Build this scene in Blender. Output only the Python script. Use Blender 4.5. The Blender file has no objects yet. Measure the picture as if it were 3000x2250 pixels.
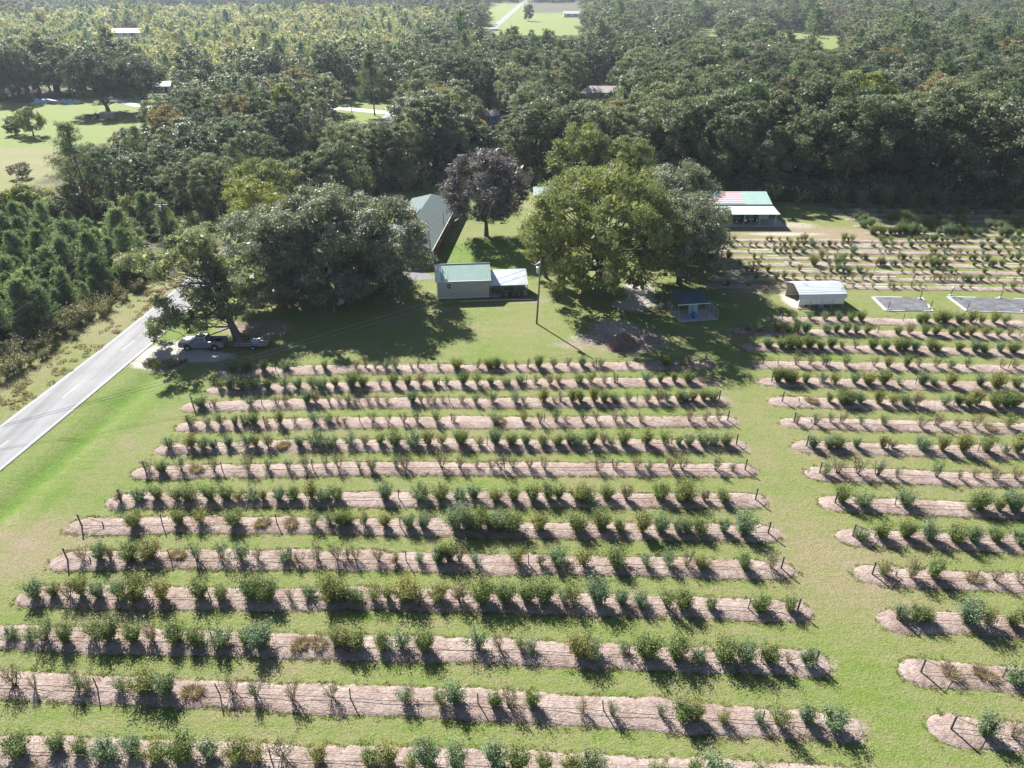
import bpy, math, random
import numpy as np

# ------------------------------------------------------------------ camera, world, sun, exposure
scene = bpy.context.scene
F_PX, CAM_H, HORIZON = 2154.0, 44.0, -90.0          # focal length (px of a 3000 px frame), height, horizon row
TH = math.atan((1125 - HORIZON) / F_PX)
cam_data = bpy.data.cameras.new('camera'); cam_data.sensor_width = 36.0
cam_data.lens = F_PX / 3000 * 36; cam_data.clip_end = 6000; cam_data.clip_start = 0.5
cam = bpy.data.objects.new('camera', cam_data); scene.collection.objects.link(cam)
cam.location = (0, 0, CAM_H); cam.rotation_euler = (math.pi / 2 - TH, 0, 0); scene.camera = cam

SUN_EL, SUN_AZ = math.radians(37), math.radians(-31)  # azimuth clockwise from +Y
world = bpy.data.worlds.new('World'); scene.world = world; world.use_nodes = True
wn = world.node_tree
sky = wn.nodes.new('ShaderNodeTexSky'); sky.sky_type = 'NISHITA'; sky.sun_disc = False
sky.sun_elevation = SUN_EL; sky.sun_rotation = SUN_AZ; sky.air_density = 0.85; sky.dust_density = 0.45
wn.links.new(sky.outputs[0], wn.nodes['Background'].inputs[0]); wn.nodes['Background'].inputs[1].default_value = 0.05
sun_data = bpy.data.lights.new('sun', 'SUN'); sun_data.energy = 5.0; sun_data.angle = math.radians(0.55)
sun_data.color = (1.0, 0.972, 0.93)
sun = bpy.data.objects.new('sun', sun_data); scene.collection.objects.link(sun)
sun.rotation_euler = (math.pi / 2 - SUN_EL, 0, math.pi - SUN_AZ); sun.location = (-60, 90, 80)
scene.view_settings.view_transform = 'Standard'; scene.view_settings.look = 'None'
scene.view_settings.gamma = 1.0; scene.view_settings.exposure = 1.48
scene.render.engine = 'CYCLES'
cy = scene.cycles
cy.max_bounces = 6; cy.diffuse_bounces = 2; cy.glossy_bounces = 2; cy.transmission_bounces = 3
cy.transparent_max_bounces = 4; cy.volume_bounces = 0; cy.caustics_reflective = False; cy.caustics_refractive = False
cy.use_denoising = True; cy.sample_clamp_indirect = 6

RNG = np.random.default_rng(7); random.seed(7)
COL = scene.collection

# ------------------------------------------------------------------ photo pixel <-> ground
def G(px, py, z=0.0):
    dx = (px - 1500) / F_PX; dy = (py - 1125) / F_PX
    d = np.array([dx, math.cos(TH) - dy * math.sin(TH), -math.sin(TH) - dy * math.cos(TH)])
    t = (z - CAM_H) / d[2]
    return np.array([d[0] * t, d[1] * t, z])
def PJ(x, y, z=0.0):
    zc = y * math.cos(TH) - (z - CAM_H) * math.sin(TH); up = y * math.sin(TH) + (z - CAM_H) * math.cos(TH)
    return 1500 + F_PX * x / zc, 1125 - F_PX * up / zc
def inpoly(x, y, poly):
    c = False; j = len(poly) - 1
    for i in range(len(poly)):
        xi, yi = poly[i]; xj, yj = poly[j]
        if (yi > y) != (yj > y) and x < (xj - xi) * (y - yi) / (yj - yi) + xi: c = not c
        j = i
    return c
def inpoly_np(X, Y, poly):
    c = np.zeros(X.shape, bool); j = len(poly) - 1
    for i in range(len(poly)):
        xi, yi = poly[i]; xj, yj = poly[j]
        if yi != yj:
            c ^= ((yi > Y) != (yj > Y)) & (X < (xj - xi) * (Y - yi) / (yj - yi) + xi)
        j = i
    return c

# ------------------------------------------------------------------ materials
def newmat(name):
    m = bpy.data.materials.new(name); m.use_nodes = True
    return m, m.node_tree, m.node_tree.nodes['Principled BSDF']
def N(nt, typ, **kw):
    n = nt.nodes.new(typ)
    for k, v in kw.items(): setattr(n, k, v)
    return n
def ramp(nt, stops):
    r = N(nt, 'ShaderNodeValToRGB'); e = r.color_ramp.elements
    while len(e) < len(stops): e.new(0.5)
    for i, (p, c) in enumerate(stops):
        e[i].position = p; e[i].color = (*c, 1)
    return r
def noise(nt, scale, detail=4, rough=0.6, vec=None):
    n = N(nt, 'ShaderNodeTexNoise'); n.inputs['Scale'].default_value = scale
    n.inputs['Detail'].default_value = detail; n.inputs['Roughness'].default_value = rough
    if vec is not None: nt.links.new(vec, n.inputs['Vector'])
    return n
def mix(nt, fac, a, b, mode='MIX'):
    m = N(nt, 'ShaderNodeMix', data_type='RGBA', blend_type=mode)
    for s, v in ((m.inputs[0], fac), (m.inputs[6], a), (m.inputs[7], b)):
        if isinstance(v, (int, float)): s.default_value = v
        elif isinstance(v, tuple): s.default_value = (*v, 1)
        else: nt.links.new(v, s)
    return m.outputs[2]
def math_(nt, op, a, b=None, clamp=False):
    m = N(nt, 'ShaderNodeMath', operation=op); m.use_clamp = clamp
    for i, v in enumerate((a, b)):
        if v is None: continue
        if isinstance(v, (int, float)): m.inputs[i].default_value = v
        else: nt.links.new(v, m.inputs[i])
    return m.outputs[0]
def coords(nt, scale=(1, 1, 1), rot=(0, 0, 0), kind='Object'):
    tc = N(nt, 'ShaderNodeTexCoord'); mp = N(nt, 'ShaderNodeMapping')
    mp.inputs['Scale'].default_value = scale; mp.inputs['Rotation'].default_value = rot
    nt.links.new(tc.outputs[kind], mp.inputs['Vector']); return mp.outputs[0]
def bump(nt, h, strength, dist, p):
    b = N(nt, 'ShaderNodeBump'); b.inputs['Strength'].default_value = strength; b.inputs['Distance'].default_value = dist
    nt.links.new(h, b.inputs['Height']); nt.links.new(b.outputs[0], p.inputs['Normal'])

def plain(name, col, rough=0.6, metal=0.0, var=0.12, scale=3.0, spec=0.5):
    m, nt, p = newmat(name)
    n = noise(nt, scale, 5, 0.6, coords(nt))
    c2 = tuple(min(1, c * (1 + var)) for c in col); c1 = tuple(c * (1 - var) for c in col)
    r = ramp(nt, [(0.3, c1), (0.7, c2)]); nt.links.new(n.outputs['Fac'], r.inputs[0])
    nt.links.new(r.outputs[0], p.inputs['Base Color'])
    p.inputs['Roughness'].default_value = rough; p.inputs['Metallic'].default_value = metal
    p.inputs['Specular IOR Level'].default_value = spec
    return m

def leafmat(name, c1, c2, c3=None, rough=0.58, trans=0.38, spec=0.30, island=0.35, third=0.12):
    """per-plant tint from Object Info random, per-leaf tint from the leaf island"""
    m, nt, p = newmat(name)
    oi = N(nt, 'ShaderNodeObjectInfo'); ge = N(nt, 'ShaderNodeNewGeometry')
    base = mix(nt, oi.outputs['Random'], c1, c2)
    if c3 is not None:
        f = math_(nt, 'GREATER_THAN', ge.outputs['Random Per Island'], 1 - third)
        base = mix(nt, f, base, c3)
    nz = noise(nt, 0.9, 2, 0.5, coords(nt))
    v = math_(nt, 'MULTIPLY', math_(nt, 'ADD', math_(nt, 'MULTIPLY', ge.outputs['Random Per Island'], island), 1 - island * 0.5),
              math_(nt, 'ADD', math_(nt, 'MULTIPLY', nz.outputs['Fac'], 0.9), 0.85))
    hsv = N(nt, 'ShaderNodeHueSaturation'); nt.links.new(base, hsv.inputs['Color']); nt.links.new(v, hsv.inputs['Value'])
    nt.links.new(hsv.outputs[0], p.inputs['Base Color'])
    p.inputs['Roughness'].default_value = rough; p.inputs['Specular IOR Level'].default_value = spec
    tr = N(nt, 'ShaderNodeBsdfTranslucent')
    nt.links.new(mix(nt, 1.0, hsv.outputs[0], (1.0, 1.0, 0.55), 'MULTIPLY'), tr.inputs['Color'])
    ms = N(nt, 'ShaderNodeMixShader'); ms.inputs[0].default_value = trans
    nt.links.new(p.outputs[0], ms.inputs[1]); nt.links.new(tr.outputs[0], ms.inputs[2])
    nt.links.new(ms.outputs[0], nt.nodes['Material Output'].inputs['Surface'])
    return m

M = {}
M['bark'] = plain('bark', (0.11, 0.095, 0.085), 0.9, var=0.35, scale=6)
M['bark_pine'] = plain('bark_pine', (0.12, 0.09, 0.075), 0.9, var=0.35, scale=6)
M['cane'] = plain('cane', (0.13, 0.095, 0.075), 0.85, var=0.3, scale=9)
M['deadcane'] = plain('deadcane', (0.22, 0.17, 0.135), 0.85, var=0.3, scale=9)
M['leaf_hard'] = leafmat('leaf_hard', (0.080, 0.112, 0.066), (0.190, 0.212, 0.140), (0.22, 0.215, 0.14), third=0.06)
M['leaf_dark'] = leafmat('leaf_dark', (0.048, 0.072, 0.046), (0.115, 0.145, 0.092), rough=0.55)
M['leaf_oak'] = leafmat('leaf_oak', (0.135, 0.155, 0.112), (0.150, 0.170, 0.122), (0.26, 0.27, 0.21), rough=0.5, trans=0.32, spec=0.42, third=0.18)
M['leaf_autumn'] = leafmat('leaf_autumn', (0.17, 0.15, 0.075), (0.22, 0.165, 0.095), (0.25, 0.20, 0.09))
M['leaf_lime'] = leafmat('leaf_lime', (0.15, 0.19, 0.055), (0.20, 0.215, 0.06), (0.27, 0.26, 0.07), trans=0.4)
M['leaf_yellow'] = leafmat('leaf_yellow', (0.26, 0.22, 0.03), (0.32, 0.25, 0.03), (0.14, 0.17, 0.04), trans=0.4)
M['leaf_pecan'] = leafmat('leaf_pecan', (0.145, 0.175, 0.072), (0.155, 0.185, 0.078), (0.27, 0.255, 0.10), third=0.18)
M['leaf_pale'] = leafmat('leaf_pale', (0.150, 0.180, 0.100), (0.160, 0.190, 0.105), (0.30, 0.30, 0.20), third=0.22, trans=0.42)
M['leaf_purple'] = leafmat('leaf_purple', (0.095, 0.085, 0.100), (0.10, 0.088, 0.102), (0.19, 0.165, 0.17), rough=0.5, trans=0.25, third=0.25)
M['leaf_grey'] = leafmat('leaf_grey', (0.14, 0.125, 0.115), (0.15, 0.15, 0.10))
M['leaf_regrow'] = leafmat('leaf_regrow', (0.21, 0.25, 0.14), (0.36, 0.345, 0.18), (0.38, 0.36, 0.21), third=0.25, trans=0.45)
M['leaf_weed'] = leafmat('leaf_weed', (0.12, 0.13, 0.06), (0.20, 0.19, 0.10), (0.34, 0.32, 0.24), third=0.3, rough=0.6, trans=0.35)
M['needle'] = leafmat('needle', (0.085, 0.125, 0.070), (0.12, 0.160, 0.090), rough=0.6, trans=0.36)
M['needle_young'] = leafmat('needle_young', (0.100, 0.158, 0.090), (0.180, 0.230, 0.140), rough=0.6, trans=0.42)
M['bb_green'] = leafmat('bb_green', (0.111, 0.163, 0.058), (0.163, 0.202, 0.072), (0.221, 0.208, 0.072), trans=0.34, third=0.1)
M['bb_blue'] = leafmat('bb_blue', (0.115, 0.182, 0.121), (0.162, 0.216, 0.121), (0.189, 0.216, 0.081), trans=0.34, third=0.15)
M['bb_yellow'] = leafmat('bb_yellow', (0.156, 0.192, 0.066), (0.198, 0.198, 0.072), (0.252, 0.216, 0.072), trans=0.36, third=0.2)
M['bb_thin'] = leafmat('bb_thin', (0.144, 0.168, 0.096), (0.228, 0.198, 0.126), (0.300, 0.216, 0.120), trans=0.34, third=0.25)
M['straw'] = leafmat('straw', (0.27, 0.22, 0.15), (0.31, 0.26, 0.18), (0.22, 0.175, 0.12), rough=0.7, trans=0.3)
M['grassblade'] = leafmat('grassblade', (0.12, 0.17, 0.035), (0.17, 0.19, 0.05), (0.24, 0.21, 0.09), rough=0.6, trans=0.35, third=0.15)
M['post'] = plain('post', (0.115, 0.110, 0.108), 0.85, var=0.3, scale=5)
M['pole_wood'] = plain('pole_wood', (0.15, 0.125, 0.10), 0.85, var=0.3, scale=4)
M['wire'] = plain('wire', (0.25, 0.25, 0.26), 0.5, 0.4, 0.05)
M['tube'] = plain('tube', (0.022, 0.022, 0.026), 0.55, var=0.1)
M['steel'] = plain('steel', (0.46, 0.48, 0.50), 0.35, 0.7, 0.1)
M['galv'] = plain('galv', (0.55, 0.57, 0.60), 0.42, 0.55, 0.12, 1.2)
M['white'] = plain('white', (0.72, 0.72, 0.70), 0.5, var=0.08, scale=1.5)
M['greenroof'] = plain('greenroof', (0.33, 0.46, 0.40), 0.42, 0.0, 0.07, 0.8)
M['palegreen'] = plain('palegreen', (0.50, 0.60, 0.54), 0.5, 0.0, 0.06, 0.8)
M['siding'] = plain('siding', (0.42, 0.385, 0.345), 0.6, var=0.06, scale=1.2)
M['beige'] = plain('beige', (0.46, 0.41, 0.35), 0.6, var=0.08, scale=1.5)
M['brick'] = plain('brick', (0.24, 0.115, 0.080), 0.85, var=0.3, scale=9)
M['shingle'] = plain('shingle', (0.125, 0.160, 0.155), 0.9, var=0.15, scale=2.5, spec=0.15)
M['dark'] = plain('dark', (0.02, 0.02, 0.022), 0.7)
M['glass'] = plain('glass', (0.06, 0.085, 0.11), 0.08, var=0.03)
M['rubber'] = plain('rubber', (0.02, 0.02, 0.02), 0.8)
M['silver'] = plain('silver', (0.24, 0.26, 0.29), 0.3, 0.4, 0.03)  # silver darkened to stand in for tree shade on the truck
M['chrome'] = plain('chrome', (0.6, 0.6, 0.62), 0.2, 0.9, 0.03)
M['red'] = plain('red', (0.45, 0.03, 0.03), 0.35)
M['flag_red'] = plain('flag_red', (0.50, 0.23, 0.24), 0.5, var=0.1)
M['flag_white'] = plain('flag_white', (0.60, 0.57, 0.58), 0.5, var=0.05)
M['flag_blue'] = plain('flag_blue', (0.17, 0.30, 0.46), 0.5, var=0.12)
M['concrete'] = plain('concrete', (0.40, 0.385, 0.36), 0.85, var=0.15, scale=1.6)
M['asphalt'] = plain('asphalt', (0.155, 0.145, 0.15), 0.9, var=0.15, scale=1.5)
M['padgrey'] = plain('padgrey', (0.115, 0.118, 0.125), 0.7, var=0.45, scale=0.7)
M['whiteboard'] = plain('whiteboard', (0.42, 0.40, 0.375), 0.7, var=0.15, scale=1.5)
M['bluebarrel'] = plain('bluebarrel', (0.03, 0.09, 0.42), 0.35)
M['bluepaint'] = plain('bluepaint', (0.30, 0.52, 0.55), 0.6, var=0.15)
M['yellow'] = plain('yellow', (0.42, 0.35, 0.18), 0.7, var=0.2, scale=4)
M['linepaint'] = plain('linepaint', (0.46, 0.46, 0.46), 0.7, var=0.1, scale=4)
M['wood'] = plain('wood', (0.26, 0.20, 0.15), 0.8, var=0.25, scale=3)
M['tarp'] = plain('tarp', (0.25, 0.38, 0.55), 0.5, var=0.3, scale=1.5)
M['greentractor'] = plain('greentractor', (0.03, 0.14, 0.04), 0.4)
M['pinkroof'] = plain('pinkroof', (0.55, 0.44, 0.42), 0.55, var=0.15)
M['mudbrown'] = plain('mudbrown', (0.16, 0.10, 0.085), 0.95, var=0.3, scale=1.6)

# aged grey road
m, nt, p = newmat('road'); M['road'] = m
v = coords(nt); n1 = noise(nt, 0.25, 5, 0.6, v); n2 = noise(nt, 6.0, 3, 0.7, v)
tr_ = noise(nt, 1.0, 2, 0.5, coords(nt, (0.9, 0.02, 1)))
r = ramp(nt, [(0.3, (0.158, 0.157, 0.160)), (0.7, (0.205, 0.203, 0.207))]); nt.links.new(n1.outputs['Fac'], r.inputs[0])
c = mix(nt, 0.6, r.outputs[0], tr_.outputs['Fac'], 'OVERLAY'); c = mix(nt, 0.3, c, n2.outputs['Fac'], 'OVERLAY')
nt.links.new(c, p.inputs['Base Color']); p.inputs['Roughness'].default_value = 0.85
bump(nt, n2.outputs['Fac'], 0.2, 0.02, p)

# mown grass, soil, sand, litter
m, nt, p = newmat('ground'); M['ground'] = m
v = coords(nt); vs = coords(nt, (0.22, 1.6, 1), (0, 0, math.radians(1.5)))
nb = noise(nt, 0.10, 4, 0.6, v); nm = noise(nt, 0.9, 5, 0.65, v); nf = noise(nt, 7.0, 4, 0.75, v); nst = noise(nt, 0.8, 4, 0.6, vs)
nx = noise(nt, 2.6, 5, 0.7, v)
def attr(name):
    a = N(nt, 'ShaderNodeAttribute'); a.attribute_name = name; return a.outputs['Fac']
fl = ramp(nt, [(0.30, (0.092, 0.165, 0.020)), (0.46, (0.132, 0.184, 0.040)), (0.58, (0.174, 0.192, 0.068)), (0.70, (0.215, 0.193, 0.100)), (0.82, (0.255, 0.205, 0.138))])
s_ = math_(nt, 'ADD', math_(nt, 'MULTIPLY', nb.outputs['Fac'], 0.45), math_(nt, 'MULTIPLY', nm.outputs['Fac'], 0.38))
s_ = math_(nt, 'ADD', s_, math_(nt, 'MULTIPLY', nst.outputs['Fac'], 0.30))
s_ = math_(nt, 'ADD', s_, math_(nt, 'MULTIPLY', attr('dry'), 0.30)); s_ = math_(nt, 'SUBTRACT', s_, math_(nt, 'MULTIPLY', attr('lush'), 0.22))
nt.links.new(s_, fl.inputs[0])
ng2 = noise(nt, 16.0, 3, 0.8, v); nfr = ramp(nt, [(0.32, (0.12,) * 3), (0.68, (0.88,) * 3)]); nt.links.new(nf.outputs['Fac'], nfr.inputs[0])
g_ = mix(nt, 0.42, fl.outputs[0], nfr.outputs[0], 'OVERLAY')
g_ = mix(nt, 0.45, g_, ng2.outputs['Fac'], 'OVERLAY'); g_ = mix(nt, 0.35, g_, nx.outputs['Fac'], 'OVERLAY')
# bright pasture green where the far clearings are
g_ = mix(nt, math_(nt, 'MULTIPLY', attr('meadow'), 0.65), g_, (0.155, 0.205, 0.045))
so = ramp(nt, [(0.3, (0.20, 0.145, 0.11)), (0.55, (0.29, 0.23, 0.185)), (0.75, (0.36, 0.30, 0.25))]); nt.links.new(nm.outputs['Fac'], so.inputs[0])
def edge(a, w=0.35):
    e = math_(nt, 'ADD', a, math_(nt, 'MULTIPLY', math_(nt, 'SUBTRACT', nx.outputs['Fac'], 0.5), 1.1))
    e = math_(nt, 'ADD', e, math_(nt, 'MULTIPLY', math_(nt, 'SUBTRACT', nf.outputs['Fac'], 0.5), 0.7))
    return math_(nt, 'MULTIPLY', math_(nt, 'SUBTRACT', e, 0.5 - w / 2), 1 / w, clamp=True)
c = mix(nt, edge(attr('soil')), g_, so.outputs[0])
sa = ramp(nt, [(0.3, (0.36, 0.32, 0.27)), (0.7, (0.54, 0.50, 0.45))]); nt.links.new(nm.outputs['Fac'], sa.inputs[0])
c = mix(nt, edge(attr('sand')), c, sa.outputs[0])
li = ramp(nt, [(0.3, (0.055, 0.052, 0.030)), (0.7, (0.115, 0.105, 0.055))]); nt.links.new(nm.outputs['Fac'], li.inputs[0])
c = mix(nt, edge(attr('litter'), 0.6), c, li.outputs[0])
nt.links.new(c, p.inputs['Base Color']); p.inputs['Roughness'].default_value = 0.95; p.inputs['Specular IOR Level'].default_value = 0.2
hh = math_(nt, 'ADD', nf.outputs['Fac'], math_(nt, 'MULTIPLY', nx.outputs['Fac'], 1.2))
bump(nt, hh, 0.9, 0.10, p)

# pine-bark / straw planting bed
m, nt, p = newmat('bed'); M['bed'] = m
v = coords(nt); a1 = noise(nt, 0.35, 4, 0.6, v); a2 = noise(nt, 2.2, 5, 0.7, v); a3 = noise(nt, 9.0, 4, 0.75, coords(nt, (0.45, 1.2, 1)))
r1 = ramp(nt, [(0.34, (0.165, 0.112, 0.085)), (0.44, (0.270, 0.200, 0.168)), (0.54, (0.335, 0.262, 0.228)), (0.66, (0.43, 0.352, 0.305))])
f_ = math_(nt, 'ADD', math_(nt, 'MULTIPLY', a1.outputs['Fac'], 0.5), math_(nt, 'MULTIPLY', a2.outputs['Fac'], 0.5)); nt.links.new(f_, r1.inputs[0])
a4 = noise(nt, 1.1, 6, 0.75, v); gm = ramp(nt, [(0.60, (0, 0, 0)), (0.70, (1, 1, 1))]); nt.links.new(a4.outputs['Fac'], gm.inputs[0])
a3r = ramp(nt, [(0.3, (0.08,) * 3), (0.7, (0.92,) * 3)]); nt.links.new(a3.outputs['Fac'], a3r.inputs[0])
c = mix(nt, 0.55, r1.outputs[0], a3r.outputs[0], 'OVERLAY'); c = mix(nt, math_(nt, 'MULTIPLY', gm.outputs[0], 0.55), c, (0.17, 0.165, 0.07))
nt.links.new(c, p.inputs['Base Color']); p.inputs['Roughness'].default_value = 0.95; p.inputs['Specular IOR Level'].default_value = 0.2
bump(nt, math_(nt, 'ADD', a3.outputs['Fac'], math_(nt, 'MULTIPLY', a2.outputs['Fac'], 1.5)), 0.9, 0.10, p)

# ------------------------------------------------------------------ mesh helpers
def link(o, parent=None):
    COL.objects.link(o)
    if parent is not None: o.parent = parent
    return o
def tag(o, label=None, cat=None, group=None, kind=None):
    if label: o['label'] = label
    if cat: o['category'] = cat
    if group: o['group'] = group
    if kind: o['kind'] = kind
    return o
def empty(name, loc, rz=0.0, scale=1.0, label=None, cat=None, group=None):
    o = bpy.data.objects.new(name, None); o.empty_display_size = 0.3
    o.location = loc; o.rotation_euler = (0, 0, rz); o.scale = (scale,) * 3 if isinstance(scale, (int, float)) else scale
    COL.objects.link(o); return tag(o, label, cat, group)
def meshobj(name, mesh, parent=None, **kw):
    o = bpy.data.objects.new(name, mesh); link(o, parent); return tag(o, **kw)
def mesh_np(name, V, faces, mats, midx=None, smooth=False):
    """V (n,3); faces: list of (k,4) or (k,3) int arrays; midx: one material index per faces array"""
    me = bpy.data.meshes.new(name)
    V = np.asarray(V, np.float32); me.vertices.add(len(V)); me.vertices.foreach_set('co', V.ravel())
    loops = np.concatenate([f.ravel() for f in faces]).astype(np.int32)
    sizes = np.concatenate([np.full(len(f), f.shape[1], np.int32) for f in faces])
    me.loops.add(len(loops)); me.loops.foreach_set('vertex_index', loops)
    me.polygons.add(len(sizes)); st = np.zeros(len(sizes), np.int32); st[1:] = np.cumsum(sizes)[:-1]
    me.polygons.foreach_set('loop_start', st); me.polygons.foreach_set('loop_total', sizes)
    if midx is not None:
        me.polygons.foreach_set('material_index', np.concatenate([np.full(len(f), i, np.int32) for f, i in zip(faces, midx)]))
    if smooth: me.polygons.foreach_set('use_smooth', np.ones(len(sizes), bool))
    for m_ in mats: me.materials.append(m_)
    me.update(calc_edges=True); return me
def nrm(a): return a / (np.linalg.norm(a, axis=-1, keepdims=True) + 1e-9)

class MB:
    """collects plain solids, then builds ONE mesh object"""
    def __init__(s): s.v = []; s.f = []; s.m = []
    def add(s, verts, faces, mi=0):
        b = len(s.v); s.v += [tuple(map(float, q)) for q in verts]; s.f += [tuple(b + i for i in f) for f in faces]; s.m += [mi] * len(faces); return s
    def box(s, c, size, rz=0.0, mi=0, R=None):
        hx, hy, hz = size[0] / 2, size[1] / 2, size[2] / 2
        P = np.array([(x, y, z) for z in (-hz, hz) for x, y in ((-hx, -hy), (hx, -hy), (hx, hy), (-hx, hy))])
        if R is None:
            cs, sn = math.cos(rz), math.sin(rz); R = np.array([[cs, -sn, 0], [sn, cs, 0], [0, 0, 1]])
        P = P @ np.asarray(R).T + np.asarray(c)
        return s.add(P, [(3, 2, 1, 0), (4, 5, 6, 7), (0, 1, 5, 4), (1, 2, 6, 5), (2, 3, 7, 6), (3, 0, 4, 7)], mi)
    def bar(s, a, b, r, n=6, mi=0, r2=None):
        return s.tube([a, b], [r, r if r2 is None else r2], n, mi)
    def tube(s, pts, rad, n=6, mi=0):
        V, F = tube_np(np.asarray(pts, float), np.asarray(rad, float) if np.ndim(rad) else np.full(len(pts), rad), n)
        s.add(V, [tuple(q) for q in F], mi)
        k = len(pts); s.f += [tuple(len(s.v) - n * k + i for i in range(n - 1, -1, -1)), tuple(len(s.v) - n + i for i in range(n))]; s.m += [mi, mi]
        return s
    def prism(s, prof, y0, y1, mi=0, ins=0.0):
        """profile of (x,z) extruded along y"""
        n = len(prof)
        V = [(x, y0, z) for x, z in prof] + [(x, y1, z) for x, z in prof]
        F = [tuple(range(n)), tuple(range(2 * n - 1, n - 1, -1))] + [((i + 1) % n, i, n + i, n + (i + 1) % n) for i in range(n)]
        return s.add(V, F, mi)
    def slab(s, pts, th, mi=0):
        """planar quad pts thickened along its normal"""
        P = np.asarray(pts, float); nn = np.cross(P[1] - P[0], P[2] - P[0]); nn = nn / np.linalg.norm(nn) * th
        n = len(P); V = list(P) + list(P - nn)
        return s.add(V, [tuple(range(n)), tuple(range(2 * n - 1, n - 1, -1))] + [((i + 1) % n, i, n + i, n + (i + 1) % n) for i in range(n)], mi)
    def build(s, name, mats, parent=None, smooth=False, **kw):
        if not isinstance(mats, (list, tuple)): mats = [mats]
        me = bpy.data.meshes.new(name); me.from_pydata(s.v, [], s.f)
        for m_ in mats: me.materials.append(m_)
        me.polygons.foreach_set('material_index', s.m)
        if smooth: me.polygons.foreach_set('use_smooth', [True] * len(s.f))
        me.update(); return meshobj(name, me, parent, **kw)
def tube_np(P, R, n):
    T = nrm(np.gradient(P, axis=0)); up = np.array([0.0, 0, 1]) if abs(T[0][2]) < 0.9 else np.array([1.0, 0, 0])
    A = nrm(np.cross(T, up)); B = np.cross(T, A)
    an = np.arange(n) * 2 * math.pi / n
    V = P[:, None] + R[:, None, None] * (np.cos(an)[None, :, None] * A[:, None] + np.sin(an)[None, :, None] * B[:, None])
    k = len(P); i = np.arange(k - 1)[:, None] * n; j = np.arange(n)[None]; j2 = (j + 1) % n
    F = np.stack([i + j, i + j2, i + n + j2, i + n + j], -1).reshape(-1, 4)
    return V.reshape(-1, 3), F
class Geo:
    """numpy collector: tubes (slot 0) and leaves (slot 1)"""
    def __init__(s): s.V = []; s.F = [[], []]; s.n = 0
    def tube(s, P, R, n=5):
        V, F = tube_np(np.asarray(P, float), np.asarray(R, float), n); s.V.append(V); s.F[0].append(F + s.n); s.n += len(V)
    def leaf(s, V, F): s.V.append(V); s.F[1].append(F + s.n); s.n += len(V)
def leaves(rng, C, out, size, up=0.4, jit=0.8, asp=0.5, fold=0.12):
    k = len(C); n = nrm(out + np.array([0, 0, up]) + jit * rng.normal(size=(k, 3)))
    t = nrm(np.cross(n, rng.normal(size=(k, 3)))); b = np.cross(n, t)
    s = (size * rng.uniform(0.6, 1.35, k))[:, None]
    V = np.stack([C - t * s, C + b * s * asp + n * s * fold, C + t * s, C - b * s * asp + n * s * fold], 1).reshape(-1, 3)
    return V, np.arange(4 * k).reshape(-1, 4)
def split_mesh(name, g, bark, leaf):
    V = np.concatenate(g.V); out = []
    for i, (nm_, m_) in enumerate((('trunk', bark), ('crown', leaf))):
        if not g.F[i]: out.append(None); continue
        F = np.concatenate(g.F[i]); u, inv = np.unique(F, return_inverse=True)
        out.append(mesh_np(name + '_' + nm_, V[u], [inv.reshape(F.shape)], [m_], smooth=(i == 0)))
    return out
def joint_mesh(name, g, bark, leaf):
    fs = [np.concatenate(f) for f in g.F if f]; ix = [i for i, f in enumerate(g.F) if f]
    return mesh_np(name, np.concatenate(g.V), fs, [bark, leaf], ix)

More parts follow.
